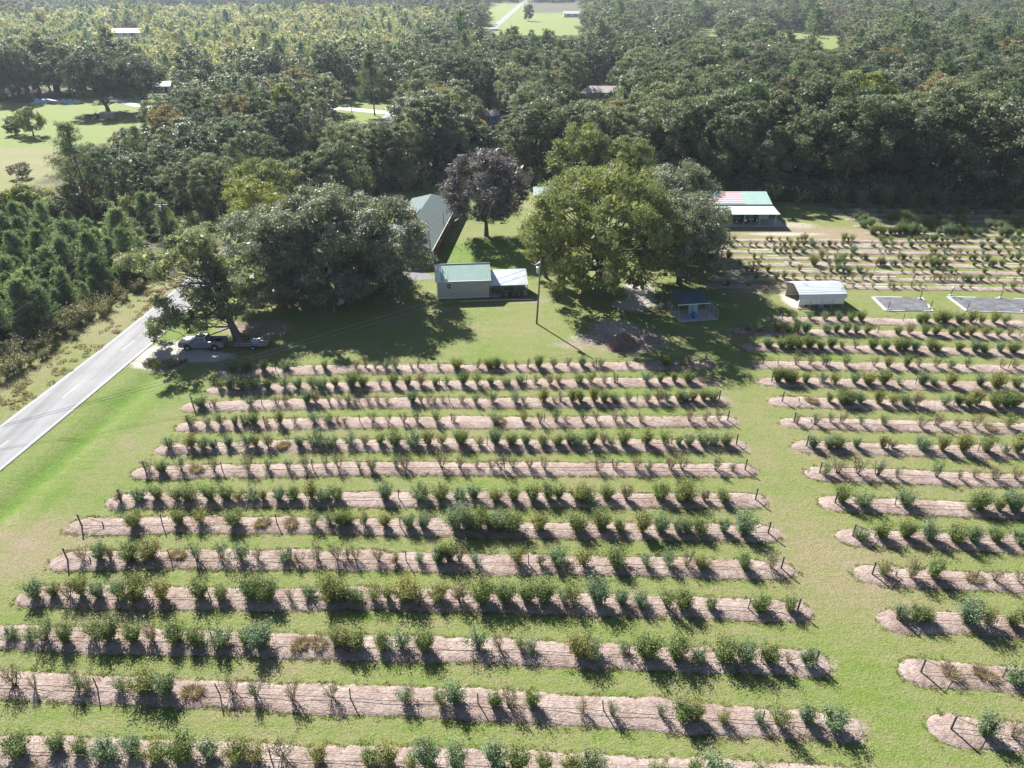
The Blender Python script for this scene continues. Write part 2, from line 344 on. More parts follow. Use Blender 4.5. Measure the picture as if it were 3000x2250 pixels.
# ------------------------------------------------------------------ plants
def wob(rng, a, b, k, amp):
    t = np.linspace(0, 1, k)[:, None]; P = a + (b - a) * t
    P[1:-1] += rng.normal(size=(k - 2, 3)) * amp * np.linalg.norm(b - a); return P
def hardwood(seed, H=18, R=6, base=0.25, lobes=20, clumps=12, per=28, leaf=0.30, lean=(0, 0), shape=1.0, tr=0.35, lobe_r=0.33, gap=0.0, low=0.0, spots=None):
    """broadleaf tree: trunk, limbs to each lobe, every lobe a shell of small leaf clumps"""
    rng = np.random.default_rng(seed); g = Geo()
    top = np.array([lean[0], lean[1], H * 0.62])
    T = wob(rng, np.zeros(3), top, 7, 0.02); T[0, 2] = -0.15
    g.tube(T, np.linspace(tr, tr * 0.35, 7) * np.array([1.5, 1.1, 1, 1, 1, 1, 1]), 7)
    cz = H * (base + (1 - base) * 0.5); hz = H * (1 - base) * 0.5
    cx = np.array([lean[0], lean[1]])
    golden = math.pi * (3 - math.sqrt(5))
    for i in range(len(spots) if spots else lobes):
        u = (i + 0.5) / lobes; zz = 1 - 2 * u * (0.93 - low); an = i * golden + rng.uniform(-0.5, 0.5)
        rr = math.sqrt(max(0, 1 - abs(zz) ** (2 * shape))); q = rng.uniform(0.62, 0.96)
        if rng.random() < 0.16: q *= 0.4
        c = np.array([cx[0] * (0.55 + 0.45 * zz) + math.cos(an) * rr * R * q, cx[1] * (0.55 + 0.45 * zz) + math.sin(an) * rr * R * q, cz + zz * hz * 0.80])
        if rng.random() < gap: continue
        lr = R * lobe_r * rng.uniform(0.7, 1.25)
        if spots: c = np.array(spots[i][:3]); lr = spots[i][3] * rng.uniform(0.85, 1.2)
        k0 = rng.uniform(0.45, 0.9) if c[2] > H * 0.5 else rng.uniform(0.3, 0.6)
        s = T[int(k0 * 6)]
        L = wob(rng, s, c, 5, 0.05); bow = np.array([0, 0, 1.0]) * np.linalg.norm(c - s) * rng.uniform(-0.16, 0.06); L[1:4] += bow * np.array([[.7], [1], [.7]])
        g.tube(L, np.linspace(tr * rng.uniform(0.10, 0.24), 0.025, 5), 4)
        ki = max(6, int(clumps * 1.9)); ci = c + rng.normal(size=(ki, 3)) * lr * 0.30
        g.leaf(*leaves(rng, ci, rng.normal(size=(ki, 3)) * 0.5, np.full(ki, lr * 0.28), 0.5, 0.6, 0.6))  # larger inner leaves, added to block light and deepen the lobe shading
        d = nrm(rng.normal(size=(clumps, 3)) + np.array([0, 0, 0.35]) + 0.35 * nrm(np.append(c[:2] - cx, 0.001)))
        cc = c + d * lr * rng.uniform(0.6, 1.05, (clumps, 1)) * np.array([1, 1, 0.78])
        for k in range(clumps):
            kk = int(per * rng.uniform(0.6, 1.4)); off = rng.normal(size=(kk, 3)) * lr * 0.22 * np.array([1, 1, 0.55])
            g.leaf(*leaves(rng, cc[k] + off, np.repeat(d[k][None], kk, 0) * 0.8, np.full(kk, leaf), 0.35, 0.7))
    return g
def pine(seed, H=20, R=3.5, base=0.5, whorls=11, per=5, tuft=9, leaf=0.55, lean=(0, 0)):
    rng = np.random.default_rng(seed); g = Geo()
    T = wob(rng, np.zeros(3), np.array([lean[0], lean[1], H]), 9, 0.008); T[0, 2] = -0.15
    g.tube(T, np.linspace(0.28, 0.05, 9), 6)
    for w in range(whorls):
        t = base + (1 - base) * (w + 0.3) / whorls; c = T[0] * 0 + np.array([np.interp(t, np.linspace(0, 1, 9), T[:, j]) for j in range(3)])
        rl = R * (1 - ((t - base) / (1 - base)) ** 1.6) * 0.9 + 0.5
        for b in range(per):
            an = rng.uniform(0, 6.283); L = rl * rng.uniform(0.5, 1.15)
            e = c + np.array([math.cos(an) * L, math.sin(an) * L, L * rng.uniform(0.0, 0.45)])
            g.tube(wob(rng, c, e, 4, 0.04), np.linspace(0.06, 0.02, 4), 3)
            for s in np.linspace(0.45, 1.0, 4):
                q = c + (e - c) * s + rng.normal(size=3) * 0.25
                kk = tuft; d = nrm(rng.normal(size=(kk, 3)) + np.array([math.cos(an) * 0.5, math.sin(an) * 0.5, 0.6]))
                g.leaf(*needles(rng, q + rng.normal(size=(kk, 3)) * 0.28, d, leaf))
    return g
def needles(rng, C, d, L, w=0.16):
    k = len(C); s = nrm(np.cross(d, rng.normal(size=(k, 3)))) * (L * w * rng.uniform(0.7, 1.3, k))[:, None]
    l = d * (L * rng.uniform(0.6, 1.3, k))[:, None]
    V = np.stack([C - s * 0.5, C + l * 0.5 - s, C + l, C + l * 0.5 + s], 1).reshape(-1, 3); return V, np.arange(4 * k).reshape(-1, 4)
def young_pine(seed, H=6, R=1.6, whorls=11, per=7, tuft=16, leaf=0.34):
    rng = np.random.default_rng(seed); g = Geo()
    g.tube(wob(rng, np.zeros(3), np.array([0, 0, H]), 5, 0.006), np.linspace(0.09, 0.02, 5), 5)
    for w in range(whorls):
        t = 0.06 + 0.94 * (w / whorls); rl = R * (1 - t) ** 0.75 * rng.uniform(0.85, 1.15) + 0.15
        for b in range(per):
            an = rng.uniform(0, 6.283); L = rl * rng.uniform(0.7, 1.1); c = np.array([0, 0, H * t])
            e = c + np.array([math.cos(an) * L, math.sin(an) * L, 0.35 * L + 0.25])
            g.tube(np.stack([c, e]), np.array([0.03, 0.01]), 3)
            for s in (0.4, 0.7, 1.0):
                kk = tuft; q = c + (e - c) * s
                d = nrm(rng.normal(size=(kk, 3)) * 0.6 + np.array([math.cos(an) * 0.35, math.sin(an) * 0.35, 0.9]))
                g.leaf(*needles(rng, q + rng.normal(size=(kk, 3)) * 0.14, d, leaf))
    kk = 40; g.leaf(*needles(rng, np.array([0, 0, H]) + rng.normal(size=(kk, 3)) * np.array([0.1, 0.1, 0.25]), nrm(rng.normal(size=(kk, 3)) * 0.5 + np.array([0, 0, 1.0])), leaf))
    return g
def shrub(seed, H=2.5, R=1.5, stems=12, per=70, leaf=0.13, t0=0.2):
    rng = np.random.default_rng(seed); g = Geo()
    for i in range(stems):
        an = rng.uniform(0, 6.283); q = R * math.sqrt(rng.random()); h = H * rng.uniform(0.65, 1.05) * (1 - 0.25 * (q / R) ** 2)
        t = np.linspace(0, 1, 5)[:, None]
        P = np.concatenate([math.cos(an) * q * t ** 1.2, math.sin(an) * q * t ** 1.2, h * t], 1) + rng.normal(size=(5, 3)) * 0.05 * t
        g.tube(P, np.linspace(0.03, 0.01, 5), 3)
        tt = rng.uniform(t0, 1.02, per); C = np.stack([np.interp(tt, t[:, 0], P[:, j]) for j in range(3)], 1) + rng.normal(size=(per, 3)) * np.array([0.2, 0.2, 0.16]) * (R / 1.3)
        o = C - np.array([0, 0, H * 0.5]); g.leaf(*leaves(rng, C, nrm(o) * 0.6, np.full(per, leaf), 0.35, 0.8))
    return g
def blueberry(seed, kind):
    """vase-shaped cane bush; kind F full, M medium, S sparse, T tall thin, B bare"""
    H, R, n, per, lf, t0 = dict(F=(1.80, 1.06, 24, 175, 0.062, 0.14), M=(1.66, 0.86, 18, 140, 0.060, 0.20), S=(1.58, 0.74, 15, 88, 0.056, 0.32),
                                T=(1.62, 0.68, 15, 32, 0.050, 0.40), B=(1.1, 0.55, 15, 10, 0.050, 0.4))[kind]
    rng = np.random.default_rng(seed); g = Geo(); H *= rng.uniform(0.88, 1.12); R *= rng.uniform(0.88, 1.15)
    for i in range(n):
        an = rng.uniform(0, 6.283); q = R * math.sqrt(rng.random()); h = H * rng.uniform(0.62, 1.08)
        t = np.linspace(0, 1, 5)[:, None]; b0 = rng.normal(size=2) * 0.07
        P = np.concatenate([b0[0] + math.cos(an) * q * t ** 0.9, b0[1] + math.sin(an) * q * t ** 0.9, h * t - 0.05], 1) + rng.normal(size=(5, 3)) * np.array([0.06, 0.06, 0.03]) * t
        g.tube(P, np.linspace(0.022, 0.008, 5), 3)
        for k in range(5 if kind in 'TB' else 2):      # side twigs
            s = rng.uniform(0.4, 0.95); a = np.array([np.interp(s, t[:, 0], P[:, j]) for j in range(3)])
            e = a + np.array([*(rng.normal(size=2) * 0.2), rng.uniform(0.12, 0.4)]); g.tube(np.stack([a, e]), np.array([0.009, 0.004]), 3)
            if kind in 'TB' and per:
                C = a + (e - a) * rng.uniform(0.3, 1.05, (2, 1)); g.leaf(*leaves(rng, C, rng.normal(size=(2, 3)), np.full(2, lf), 0.3, 0.8, 0.45))
        if kind in 'FM':  # a few big inner leaves added to stop light passing through the bush
            ti = rng.uniform(0.35, 0.8, 5); Ci = np.stack([np.interp(ti, t[:, 0], P[:, j]) for j in range(3)], 1); g.leaf(*leaves(rng, Ci, rng.normal(size=(5, 3)) * 0.5, np.full(5, 0.14), 0.4, 0.7, 0.55))
        tt = rng.uniform(t0, 1.04, per); w = 0.08 + 0.10 * (tt - t0)
        C = np.stack([np.interp(tt, t[:, 0], P[:, j]) for j in range(3)], 1) + rng.normal(size=(per, 3)) * w[:, None] * (1.35 if kind == 'F' else 1.15)
        o = C - np.array([0, 0, H * 0.55]); g.leaf(*leaves(rng, C, nrm(o) * 0.5, np.full(per, lf), 0.45, 0.8, 0.5))
    return g
def tuft(seed, H=0.6, R=0.45, n=130, w=0.05):
    rng = np.random.default_rng(seed); g = Geo(); q = R * np.sqrt(rng.random(n)); an = rng.uniform(0, 6.283, n)
    C = np.stack([np.cos(an) * q * 0.6, np.sin(an) * q * 0.6, np.zeros(n)], 1)
    d = nrm(np.stack([np.cos(an) * 0.6, np.sin(an) * 0.6, np.ones(n)], 1) + rng.normal(size=(n, 3)) * 0.3)
    g.leaf(*needles(rng, C, d, H, w)); return g

def plant(name, meshes, loc, rz, sc, label, cat, group=None, parts=('trunk', 'crown')):
    e = empty(name, loc, rz, sc, label, cat, group)
    for nm_, me in zip(parts, meshes):
        if me is not None: meshobj(nm_, me, e)
    return e

# ------------------------------------------------------------------ road line
ROAD = np.array([(-61, 0), (-57.8, 30), (-55.15, 55), (-53.6, 69), (-51.5, 89), (-50.3, 106), (-49.5, 124), (-46.7, 170), (-40.7, 272), (-25, 540), (0, 974), (8.5, 1120), (30, 1500)], float)
def road_x(y): return np.interp(y, ROAD[:, 1], ROAD[:, 0])

MEADOW = [(-900, 285), (120, 300), (160, 285), (470, 290), (520, 330), (455, 380), (440, 415), (330, 440), (205, 430), (125, 560), (-900, 610)]
PATCH = [(-500, 600), (125, 635), (140, 690), (-500, 720)]
SIDE = [(965, 290), (1165, 285), (1185, 345), (1010, 375), (985, 345)]
FIELD = [(1395, 30), (1480, 4), (1530, 20), (1565, 40), (1700, 40), (1720, 112), (1500, 112), (1425, 95)]
GLIMPSE = [(2030, 78), (2200, 88), (2460, 108), (2460, 150), (2270, 130), (2030, 110)]
REGROW = [(-3000, 30), (150, 60), (480, 20), (1000, 25), (1350, 55), (1200, 235), (1010, 260), (560, 275), (470, 250), (120, 255), (-3000, 275)]
PINES = [(-600, 730), (150, 690), (330, 700), (470, 650), (560, 690), (520, 800), (330, 860), (40, 1020), (-600, 1120)]
TREELINE = np.array([(-3000, 640), (280, 640), (560, 640), (700, 660), (900, 600), (1150, 555), (1300, 540), (1450, 543), (1560, 535), (1700, 555), (1900, 560), (2050, 572), (2290, 586), (2500, 590), (3000, 600), (3800, 612), (9000, 640)], float)

# ------------------------------------------------------------------ ground
def axis(a, b, step, far, mid_to, mid):
    d = list(np.arange(a, b + 1e-6, step))
    r = [d[-1]]
    while r[-1] < mid_to: r.append(r[-1] + mid)
    while r[-1] < far: r.append(r[-1] * 1.12 + mid)
    return d, r[1:]
dx, rx = axis(-92, 92, 0.62, 2100, 420, 6.0); xs = np.array([-q for q in rx[::-1]] + dx + rx)
dy, ry = axis(14, 165, 0.62, 2100, 700, 6.0); ys = np.array([-200.0, -60, -10] + dy + ry)
X, Y = np.meshgrid(xs, ys)
rxx = road_x(Y); off = X - rxx
ditch_w = np.clip((88 - Y) / 8, 0, 1) * np.exp(-((off - 7.6) / 1.5) ** 2)
pit = G(480, 1066); PITD = np.exp(-(((X - pit[0]) / 1.7) ** 2 + ((Y - pit[1]) / 0.9) ** 2) ** 1.5)
Z = -0.40 * ditch_w - 0.75 * PITD
Z = np.where(np.abs(off) < 4.2, -0.04, Z)
PXX, PYY = PJ(X, np.maximum(Y, 12), 0)
soil = np.zeros_like(X); sand = np.zeros_like(X); lush = np.zeros_like(X); dry = np.zeros_like(X); litter = np.zeros_like(X); meadow = np.zeros_like(X)
def blob(A, px, py, rx_, ry_, s=1.0, rot=0.0):
    c = G(px, py); u = X - c[0]; w = Y - c[1]; cs, sn = math.cos(rot), math.sin(rot)
    q = ((u * cs + w * sn) / rx_) ** 2 + ((-u * sn + w * cs) / ry_) ** 2
    np.maximum(A, s * np.exp(-q * q * 0.7), out=A)
for a in [(495, 1035, 5.5, 2.2, 1.1), (590, 1045, 4.5, 1.5, .95), (450, 1060, 3, 2.0, .9), (520, 1010, 4, 1.6, .62)]: blob(sand, *a)
for a in [(1872, 850, 2.4, 3.6, 1.0), (1855, 895, 3.4, 2.6, .72), (1800, 960, 4, 3.4, .52), (1880, 880, 2.6, 2.2, .8), (1720, 990, 3, 1.6, .5), (2300, 686, 9, 1.2, .62), (2320, 880, 1.6, 3.6, .8), (2335, 660, 5, 2.5, .5)]: blob(sand, *a)
for a in [(1830, 990, 6, 5, .75), (1560, 880, 4, 2, .5), (1690, 1010, 4, 1.6, .62), (1300, 905, 3, 1.2, .55), (780, 960, 4, 3, .8), (690, 960, 3, 2.2, .72), (1470, 905, 1.4, .6, .6), (1420, 945, 1, .5, .55), (880, 880, 9, 3, .6), (1120, 880, 4, 2, .6), (640, 1060, 5, 1.4, .6), (2200, 850, 6, 2.0, .55), (1090, 560, 6, 3, .5), (490, 1075, 2.5, 1.0, .9)]: blob(soil, *a)
sn_ = 0.5 + 0.5 * np.sin(X * 0.9 + np.sin(Y * 0.7) * 2)
soil = np.maximum(soil, np.where((off < -3.1) & (off > -6.0) & (Y < 135), 0.02 + 0.28 * sn_, 0)); soil = np.maximum(soil, np.where((off < -8.6) & (off > -11) & (Y < 120), 0.12, 0))
dry = np.maximum(dry, np.where((off < -3.1) & (off > -10) & (Y < 140), 0.22, 0)); lush = np.maximum(lush, ditch_w * 1.0)
lush = np.maximum(lush, np.where((off > 3) & (off < 12) & (Y < 95), 0.35, 0))
for a in [(40, 1600, 7, 4, .5), (330, 1780, 4, 3, .5), (2450, 1650, 5, 9, .35), (2600, 1300, 12, 6, .25)]: blob(dry, *a)
blob(dry, 2380, 690, 16, 6, .8); blob(lush, 1400, 750, 9, 9, .7); blob(lush, 1230, 800, 5, 3, .5)
INL = PYY < np.interp(PXX, TREELINE[:, 0], TREELINE[:, 1]) + 4
clear = inpoly_np(PXX, PYY, MEADOW) | inpoly_np(PXX, PYY, SIDE) | inpoly_np(PXX, PYY, FIELD) | inpoly_np(PXX, PYY, GLIMPSE) | inpoly_np(PXX, PYY, PATCH)
litter = np.where(INL & ~clear & (np.abs(off) > 7), 1.0, 0.0); litter = np.where(inpoly_np(PXX, PYY, PINES), 0.9, litter)
litter = np.where((Y < 115) & (off < -11.0), 0.5, litter)
litter = np.where(inpoly_np(PXX, PYY, REGROW), 0.35, litter)
meadow = np.where(clear, 1.0, 0.0); meadow = np.where(inpoly_np(PXX, PYY, [(-900, 430), (200, 430), (125, 560), (-900, 610)]), 0.25, meadow); dry = np.where(inpoly_np(PXX, PYY, [(-900, 425), (215, 425), (125, 560), (-900, 720)]), 0.34, dry)
ny, nx_ = X.shape
idx = np.arange(ny * nx_).reshape(ny, nx_)
gf = np.stack([idx[:-1, :-1], idx[:-1, 1:], idx[1:, 1:], idx[1:, :-1]], -1).reshape(-1, 4)
gme = mesh_np('ground', np.stack([X, Y, Z], -1).reshape(-1, 3), [gf], [M['ground']], smooth=True)
for nm_, A in (('soil', soil), ('sand', sand), ('lush', lush), ('dry', dry), ('litter', litter), ('meadow', meadow)):
    at = gme.attributes.new(nm_, 'FLOAT', 'POINT'); at.data.foreach_set('value', A.ravel().astype(np.float32))
meshobj('ground', gme, label='mown grass and woodland floor covering the whole farm', kind='structure')

def ribbon(name, pts, o0, o1, z, mat, parent=None, step=4.0, **kw):
    P = np.asarray(pts, float); L = np.concatenate([[0], np.cumsum(np.linalg.norm(np.diff(P, axis=0), axis=1))])
    s = np.linspace(0, L[-1], max(2, int(L[-1] / step))); C = np.stack([np.interp(s, L, P[:, j]) for j in (0, 1)], 1)
    T = nrm(np.gradient(C, axis=0)); Nn = np.stack([T[:, 1], -T[:, 0]], 1)
    A = C + Nn * o0; B = C + Nn * o1; k = len(s)
    V = np.concatenate([np.c_[A, np.full(k, z)], np.c_[B, np.full(k, z)]]); i = np.arange(k - 1)
    return meshobj(name, mesh_np(name, V, [np.stack([i, k + i, k + i + 1, i + 1], -1)], [mat]), parent, **kw)
road = ribbon('road', ROAD, -3.05, 3.05, 0.02, M['road'], label='pale grey two-lane country road running past the farm', kind='structure')
ribbon('edge_line', ROAD, -2.82, -2.70, 0.025, M['linepaint'], road); ribbon('edge_line', ROAD, 2.70, 2.82, 0.025, M['linepaint'], road)
yy = 26.0
k_ = 0
while yy < 170:
    a = np.array([road_x(yy), yy]); b = np.array([road_x(yy + 3.05), yy + 3.05])
    ribbon('lane_dash', [a, b], -0.06, 0.06, 0.025, M['yellow'], road, 1.0); yy += 12.2
# side road, farm drive and sandy drive
def polysheet(name, pts, z, mat, **kw):
    V = [(*G(*q)[:2], z) for q in pts]
    mb = MB(); mb.add(V, [tuple(range(len(V)))[::-1]]); o = mb.build(name, mat, **kw)
    return o
polysheet('side_road', [(940, 318), (1010, 313), (1060, 318), (1130, 325), (1175, 330), (1178, 336), (1120, 334), (1050, 327), (1000, 322), (940, 326)], 0.03, M['concrete'], label='pale gravel side road crossing the bright green clearing', kind='structure')
polysheet('driveway', [(1050, 765), (1120, 775), (1180, 783), (1236, 788), (1243, 796), (1262, 806), (1290, 809), (1290, 817), (1200, 822), (1100, 820), (1010, 806), (900, 790), (800, 772), (690, 750), (700, 738), (860, 748)], 0.012, M['asphalt'], label='grey paved driveway curving from the road to the brick house', kind='structure')
polysheet('track', [(300, 283), (330, 296), (390, 312), (450, 318), (450, 311), (400, 304), (350, 292), (322, 281)], 0.03, M['concrete'], label='pale sand track behind the two meadow oaks', kind='structure')

# ------------------------------------------------------------------ berry rows (photo positions: crop offset + x/2.212)
LROWS = [  # base line as photo points, bushes as {crop offset: 'x kind ...'}
 ([(-40, 2241), (1500, 2272), (2550, 2300)], {0: '110F 350M 510M 690M 850F 1010F 1180F 1350M 1530F 1660S 1820T 2060M', 1000: '190F 300M 450S 560F 740F 1000M 1140M 1310M 1490F 1630M 2050F', 2000: '80M 230M 500M'}),
 ([(-60, 2043), (1500, 2088), (2480, 2132)], {0: '75T 220T 490T 545S 770S 920F 1080M 1240G 1500B 1650T 1890T 2140T', 1000: '410S 640S 740M 990M 1080T 1240M 1570T 1750T 2070T 2210M', 2000: '40S 100M 260S 500S 620S 820M 980M'}),
 ([(-40, 1897), (1500, 1925), (2387, 1946)], {0: '60M 180S 290S 420F 590S 700M 860M 970S 1130F 1270F 1440M 1580M 1700F 1940G 2060G 2180F', 1000: '10M 100M 270F 390S 540F 880S 1030B 1160S 1230S 1550F 1640S 1840S 1990F 2170F', 2000: '100M 270F 400F 560M 690B 810M'}),
 ([(84, 1778), (1000, 1772), (1500, 1777), (2335, 1792)], {0: '215M 325M 430T 510M 630F 770F 880F 1050M 1290M 1430F 1620F 1730F 1880B 2000M 2140F', 1000: '10M 95F 210S 295M 410F 505S 625F 765S 910F 1060F 1200M 1310F 1440S 1500S 1660F 1820F 1950M 2110S 2210M', 2000: '20M 185M 505F 700M'}),
 ([(183, 1668), (500, 1659), (1000, 1658), (1500, 1665), (2287, 1669)], {0: '530T 630M 700S 835F 955F 1130G 1265T 1420T 1560S 1660T 1840M 1930T 2060T 2180T', 1000: '30T 90T 235T 350S 500S 625M 690M 760T 870S 1140S 1290S 1410M 1570S 1785F 1980S 2130S', 2000: '30T 130F 410F 590T'}),
 ([(226, 1565), (600, 1553), (1000, 1553), (1500, 1563), (2249, 1565)], {0: '870F 1150M 1290S 1520F 1690G 1880G 2030S 2130S 2200M', 1000: '30F 145S 280M 440M 530F 740F 820F 870F 960M 1030F 1110F 1280F 1530F 1680F 1810F 1950M 2070F 2190F', 2000: '30F 120F 270M 395F'}),
 ([(344, 1487), (1000, 1475), (1500, 1475), (2212, 1467)], {0: '770S 890M 1000M 1140S 1200M 1240S 1350M 1460M 1540S 1620M 1700M 1800M 1895F 2010M 2100M 2180M', 1000: '280F 510M 640F 760M 860M 1000F 1120F 1245M 1340M 1410M 1540F 1600F 1725F 1850S 2070F 2190M', 2000: '20F 145S 265F'}),
 ([(418, 1400), (1000, 1385), (1500, 1383), (2182, 1380)], {0: '955T 1040M 1165T 1260G 1380T 1600T 1730S 1860T 1980T 2100T 2190T', 1000: '110T 195S 350T 410T 650T 760T 870B 970T 1030T 1110T 1220T 1320T 1660T 1780T 1910T 1990S 2140T', 2000: '0T 215T 330B'}),
 ([(486, 1330), (1000, 1314), (1500, 1314), (2156, 1306)], {0: '1090S 1230M 1310M 1380M 1470M 1600S 1650M 1735S 1830G 1940M 2040M 2140M', 1000: '50S 150S 250M 350M 460M 560M 650S 775F 895S 1000F 1100F 1200M 1310F 1400F 1480M 1530M 1620M 1700S 1750S 1830M 1980M 2100S 2190M', 2000: '40M 140M 200M 285M'}),
 ([(547, 1262), (1000, 1248), (1500, 1246), (2131, 1236)], {0: '1230S 1340S 1420S 1520M 1580M 1640M 1720B 1810M 1900B 2030S 2120M 2180B', 1000: '20B 200T 300T 400T 490T 615S 730T 990S 1030G 1180S 1290T 1390T 1460B 1570T 1660B 1780B 1840T 1940B', 2000: '50T 150T 240T'}),
 ([(560, 1204), (1000, 1190), (1500, 1188), (2106, 1176)], {0: '1300M 1380B 1620S 1790B 1840B 1980M 2040S 2130B 2190B', 1000: '40S 90B 175B 230B 290B 460M 515B 560B 600B 650B 780B 870S 980S 1130S 1180B 1310M 1380B 1420B 1500M 1550M 1640M 1700F 1775M 1860S 1985S 2060S 2110S 2190M', 2000: '20M 70M 140M 200M'}),
 ([(635, 1152), (1000, 1142), (1500, 1133), (2086, 1120)], {0: '1420S 1480M 1560M 1640M 1730M 1840S 1930M 2020S 2080M 2170M', 1000: '60F 135M 250B 335M 430M 515S 605M 680S 790M 880S 970M 1070M 1160M 1260S 1350S 1410S 1540F 1620S 1705B 1775B 1980S 2070M 2160M', 2000: '40F 150G'}),
 ([(660, 1100), (1000, 1090), (1500, 1085), (2065, 1070)], {0: '1500M 1600M 1700M 1840M 2030B 2100M', 1000: '90B 150B 215B 285S 345S 450B 490B 630B 745F 880B 960F 1010F 1060B 1130B 1205B 1280M 1375S 1470B 1560M 1635B 1685S 1855B 1975B 2110F', 2000: '20G 50B 120B'}),
]
def shift_left(pts):      # the photo points follow the wire's shadow; the plants stand a little further back towards the left
    out_ = []
    for a_, b_ in pts:
        sh_ = float(np.interp(a_, [200, 1000, 1500, 2250], [0.95, 0.58, 0.48, 0.0])); q_ = G(a_, b_); out_.append(PJ(q_[0], q_[1] + sh_, 0))
    return out_
LROWS = [(shift_left(a_), b_) for a_, b_ in LROWS]
RROWS = [
 ([(2784, 2140), (3120, 2180)], {2000: '1960M 2150T 2280M'}),
 ([(2696, 1973), (3120, 2002)], {2000: '1760G 1980G 2160M 2300M'}),
 ([(2626, 1817), (3120, 1840)], {2000: '1440M 1520M 1590F 1860F 1980S 2150M 2260F'}),
 ([(2554, 1686), (3120, 1716)], {2000: '1310S 1490S 1640M 1910G 2040B 2200T'}),
 ([(2497, 1574), (3120, 1600)], {2000: '1160M 1300M 1460F 1610M 1770F 1890M 2050F 2190M'}),
 ([(2445, 1477), (3120, 1504)], {2000: '1040M 1170M 1460M 1870S 1930F 2060M 2160F'}),
 ([(2400, 1389), (3120, 1414)], {2000: '930S 1010T 1150T 1270T 1395T 1660T 1800T 1910T 2030T 2180T'}),
 ([(2362, 1310), (3120, 1333)], {2000: '850M 960F 1010F 1140M 1310M 1375S 1570M 1690M 1820M 1980M 2100S 2180M'}),
 ([(2325, 1240), (3120, 1261)], {2000: '750T 860T 970T 1045T 1160T 1310S 1550T 1660T 1790T 1900T 2000G 2130S'}),
 ([(2291, 1179), (3120, 1197)], {2000: '850G 960M 1040F 1090F 1160M 1280M 1370S 1460M 1520S 1710S 1800M 1860M 1920M 2040F 2100F 2160F'}),
 ([(2260, 1120), (3120, 1138)], {2000: '620F 690F 720F 800M 915S 990S 1120M 1210F 1310M 1410S 1560M 1640M 1740M 1940M 2040F 2170M'}),
 ([(2234, 1069), (3120, 1085)], {2000: '740T 830T 920T 940T 1060S 1250T 1335M 1460M 1545T 1650T 1745S 1860T 2080T 2170T'}),
 ([(2206, 1018), (3120, 1037)], {2000: '565M 650F 700F 760F 830F 900F 970F 1040S 1130B 1240M 1320M 1410F 1450F 1510M 1620F 1660F 1800M 1900F 1960F 2070M 2150F'}),
 ([(2170, 970), (3120, 991)], {2000: '430M 500M 620M 680F 740M 800M 940M 1000M 1070M 1130M 1200M 1400M 1480S 1580M 1650M 1750M 1820M 1880M 1970S 2050S 2130S'}),
 ([(2290, 938), (3120, 953)], {2000: '730S 835S 930S 1020M 1100M 1165M 1550F 1590F 1660M 1710F 1800M 1880M 1940S 2030M 2100S'}),
]
UR = random.Random(3)
def scatter(x0, x1, mixk, gap=(42, 75)):
    s = []; x = x0
    while x < x1:
        s.append('%d%s' % (x, UR.choice(mixk))); x += UR.uniform(gap[0] * .5, gap[1]) if UR.random() < .8 else UR.uniform(90, 230)
    return {2000: ' '.join(s)}
UROWS = [([(2085, 838), (3120, 850)], {2000: '300M 440M ' + scatter(560, 2400, 'BTBBTS')[2000]}), ([(2090, 816), (3120, 826)], scatter(480, 2400, 'BTSBTTM')),
         ([(2098, 795), (3120, 804)], scatter(420, 2400, 'SMMSMBT')), ([(2105, 776), (3120, 783)], scatter(300, 2400, 'MMSMFMS')),
         ([(2112, 757), (3120, 764)], scatter(300, 2400, 'SMMFSMM')), ([(2120, 739), (3120, 746)], scatter(300, 2400, 'SMSMMB')),
         ([(2130, 721), (3120, 728)], scatter(320, 2400, 'MSMMMS')), ([(2140, 705), (3120, 711)], scatter(340, 2400, 'SMMMSS'))]
DROWS = [([(2555, 686), (3120, 694)], scatter(1240, 2400, 'FFMFMF', (34, 60))), ([(2520, 664), (3120, 671)], scatter(1180, 2400, 'FMFFMM', (34, 60))),
         ([(2495, 645), (3120, 651)], scatter(1130, 2400, 'MFMFSM', (34, 66))), ([(2460, 628), (3120, 633)], scatter(1060, 2400, 'MMFSMM', (34, 70))), ([(2440, 613), (3120, 617)], scatter(1010, 2400, 'MMFSMM', (34, 70)))]

for i_ in range(len(UROWS) - 1):
    (a0, a1), (b0_, b1_) = UROWS[i_][0][:2], UROWS[i_ + 1][0][:2]
    for k_ in range(4):
        t0 = UR.uniform(0, .93); t1 = t0 + UR.uniform(.04, .13); w_ = lambda t: (np.array(G(*a0)) * .52 + np.array(G(*b0_)) * .48) * (1 - t) + (np.array(G(*a1)) * .52 + np.array(G(*b1_)) * .48) * t
        p_ = [w_(t)[:2] for t in np.linspace(t0, min(1, t1), 5)]; o_s = ribbon('sand_strip', p_, -UR.uniform(.08, .2), UR.uniform(.08, .2), .012, M['whiteboard'], step=1.0, label='pale bare sand strip between rows of the upper right plot', kind='structure')
BB = {}
for kd, leafs in (('F', ['bb_green', 'bb_green', 'bb_blue', 'bb_yellow', 'bb_green']), ('M', ['bb_green', 'bb_blue', 'bb_green', 'bb_yellow', 'bb_blue']), ('S', ['bb_blue', 'bb_green', 'bb_thin', 'bb_yellow']),
                  ('T', ['bb_thin', 'bb_thin', 'bb_blue', 'bb_thin']), ('B', ['bb_thin', 'straw', 'bb_thin'])):
    BB[kd] = [split_mesh('berry_%s%d' % (kd, i), blueberry(100 + ord(kd) * 10 + i, kd), M['deadcane' if kd == 'B' else 'cane'], M[lf]) for i, lf in enumerate(leafs)]
    BB[kd + 'J'] = [joint_mesh('berryfar_%s%d' % (kd, i), blueberry(100 + ord(kd) * 10 + i, kd), M['deadcane' if kd == 'B' else 'cane'], M[lf]) for i, lf in enumerate(leafs)]
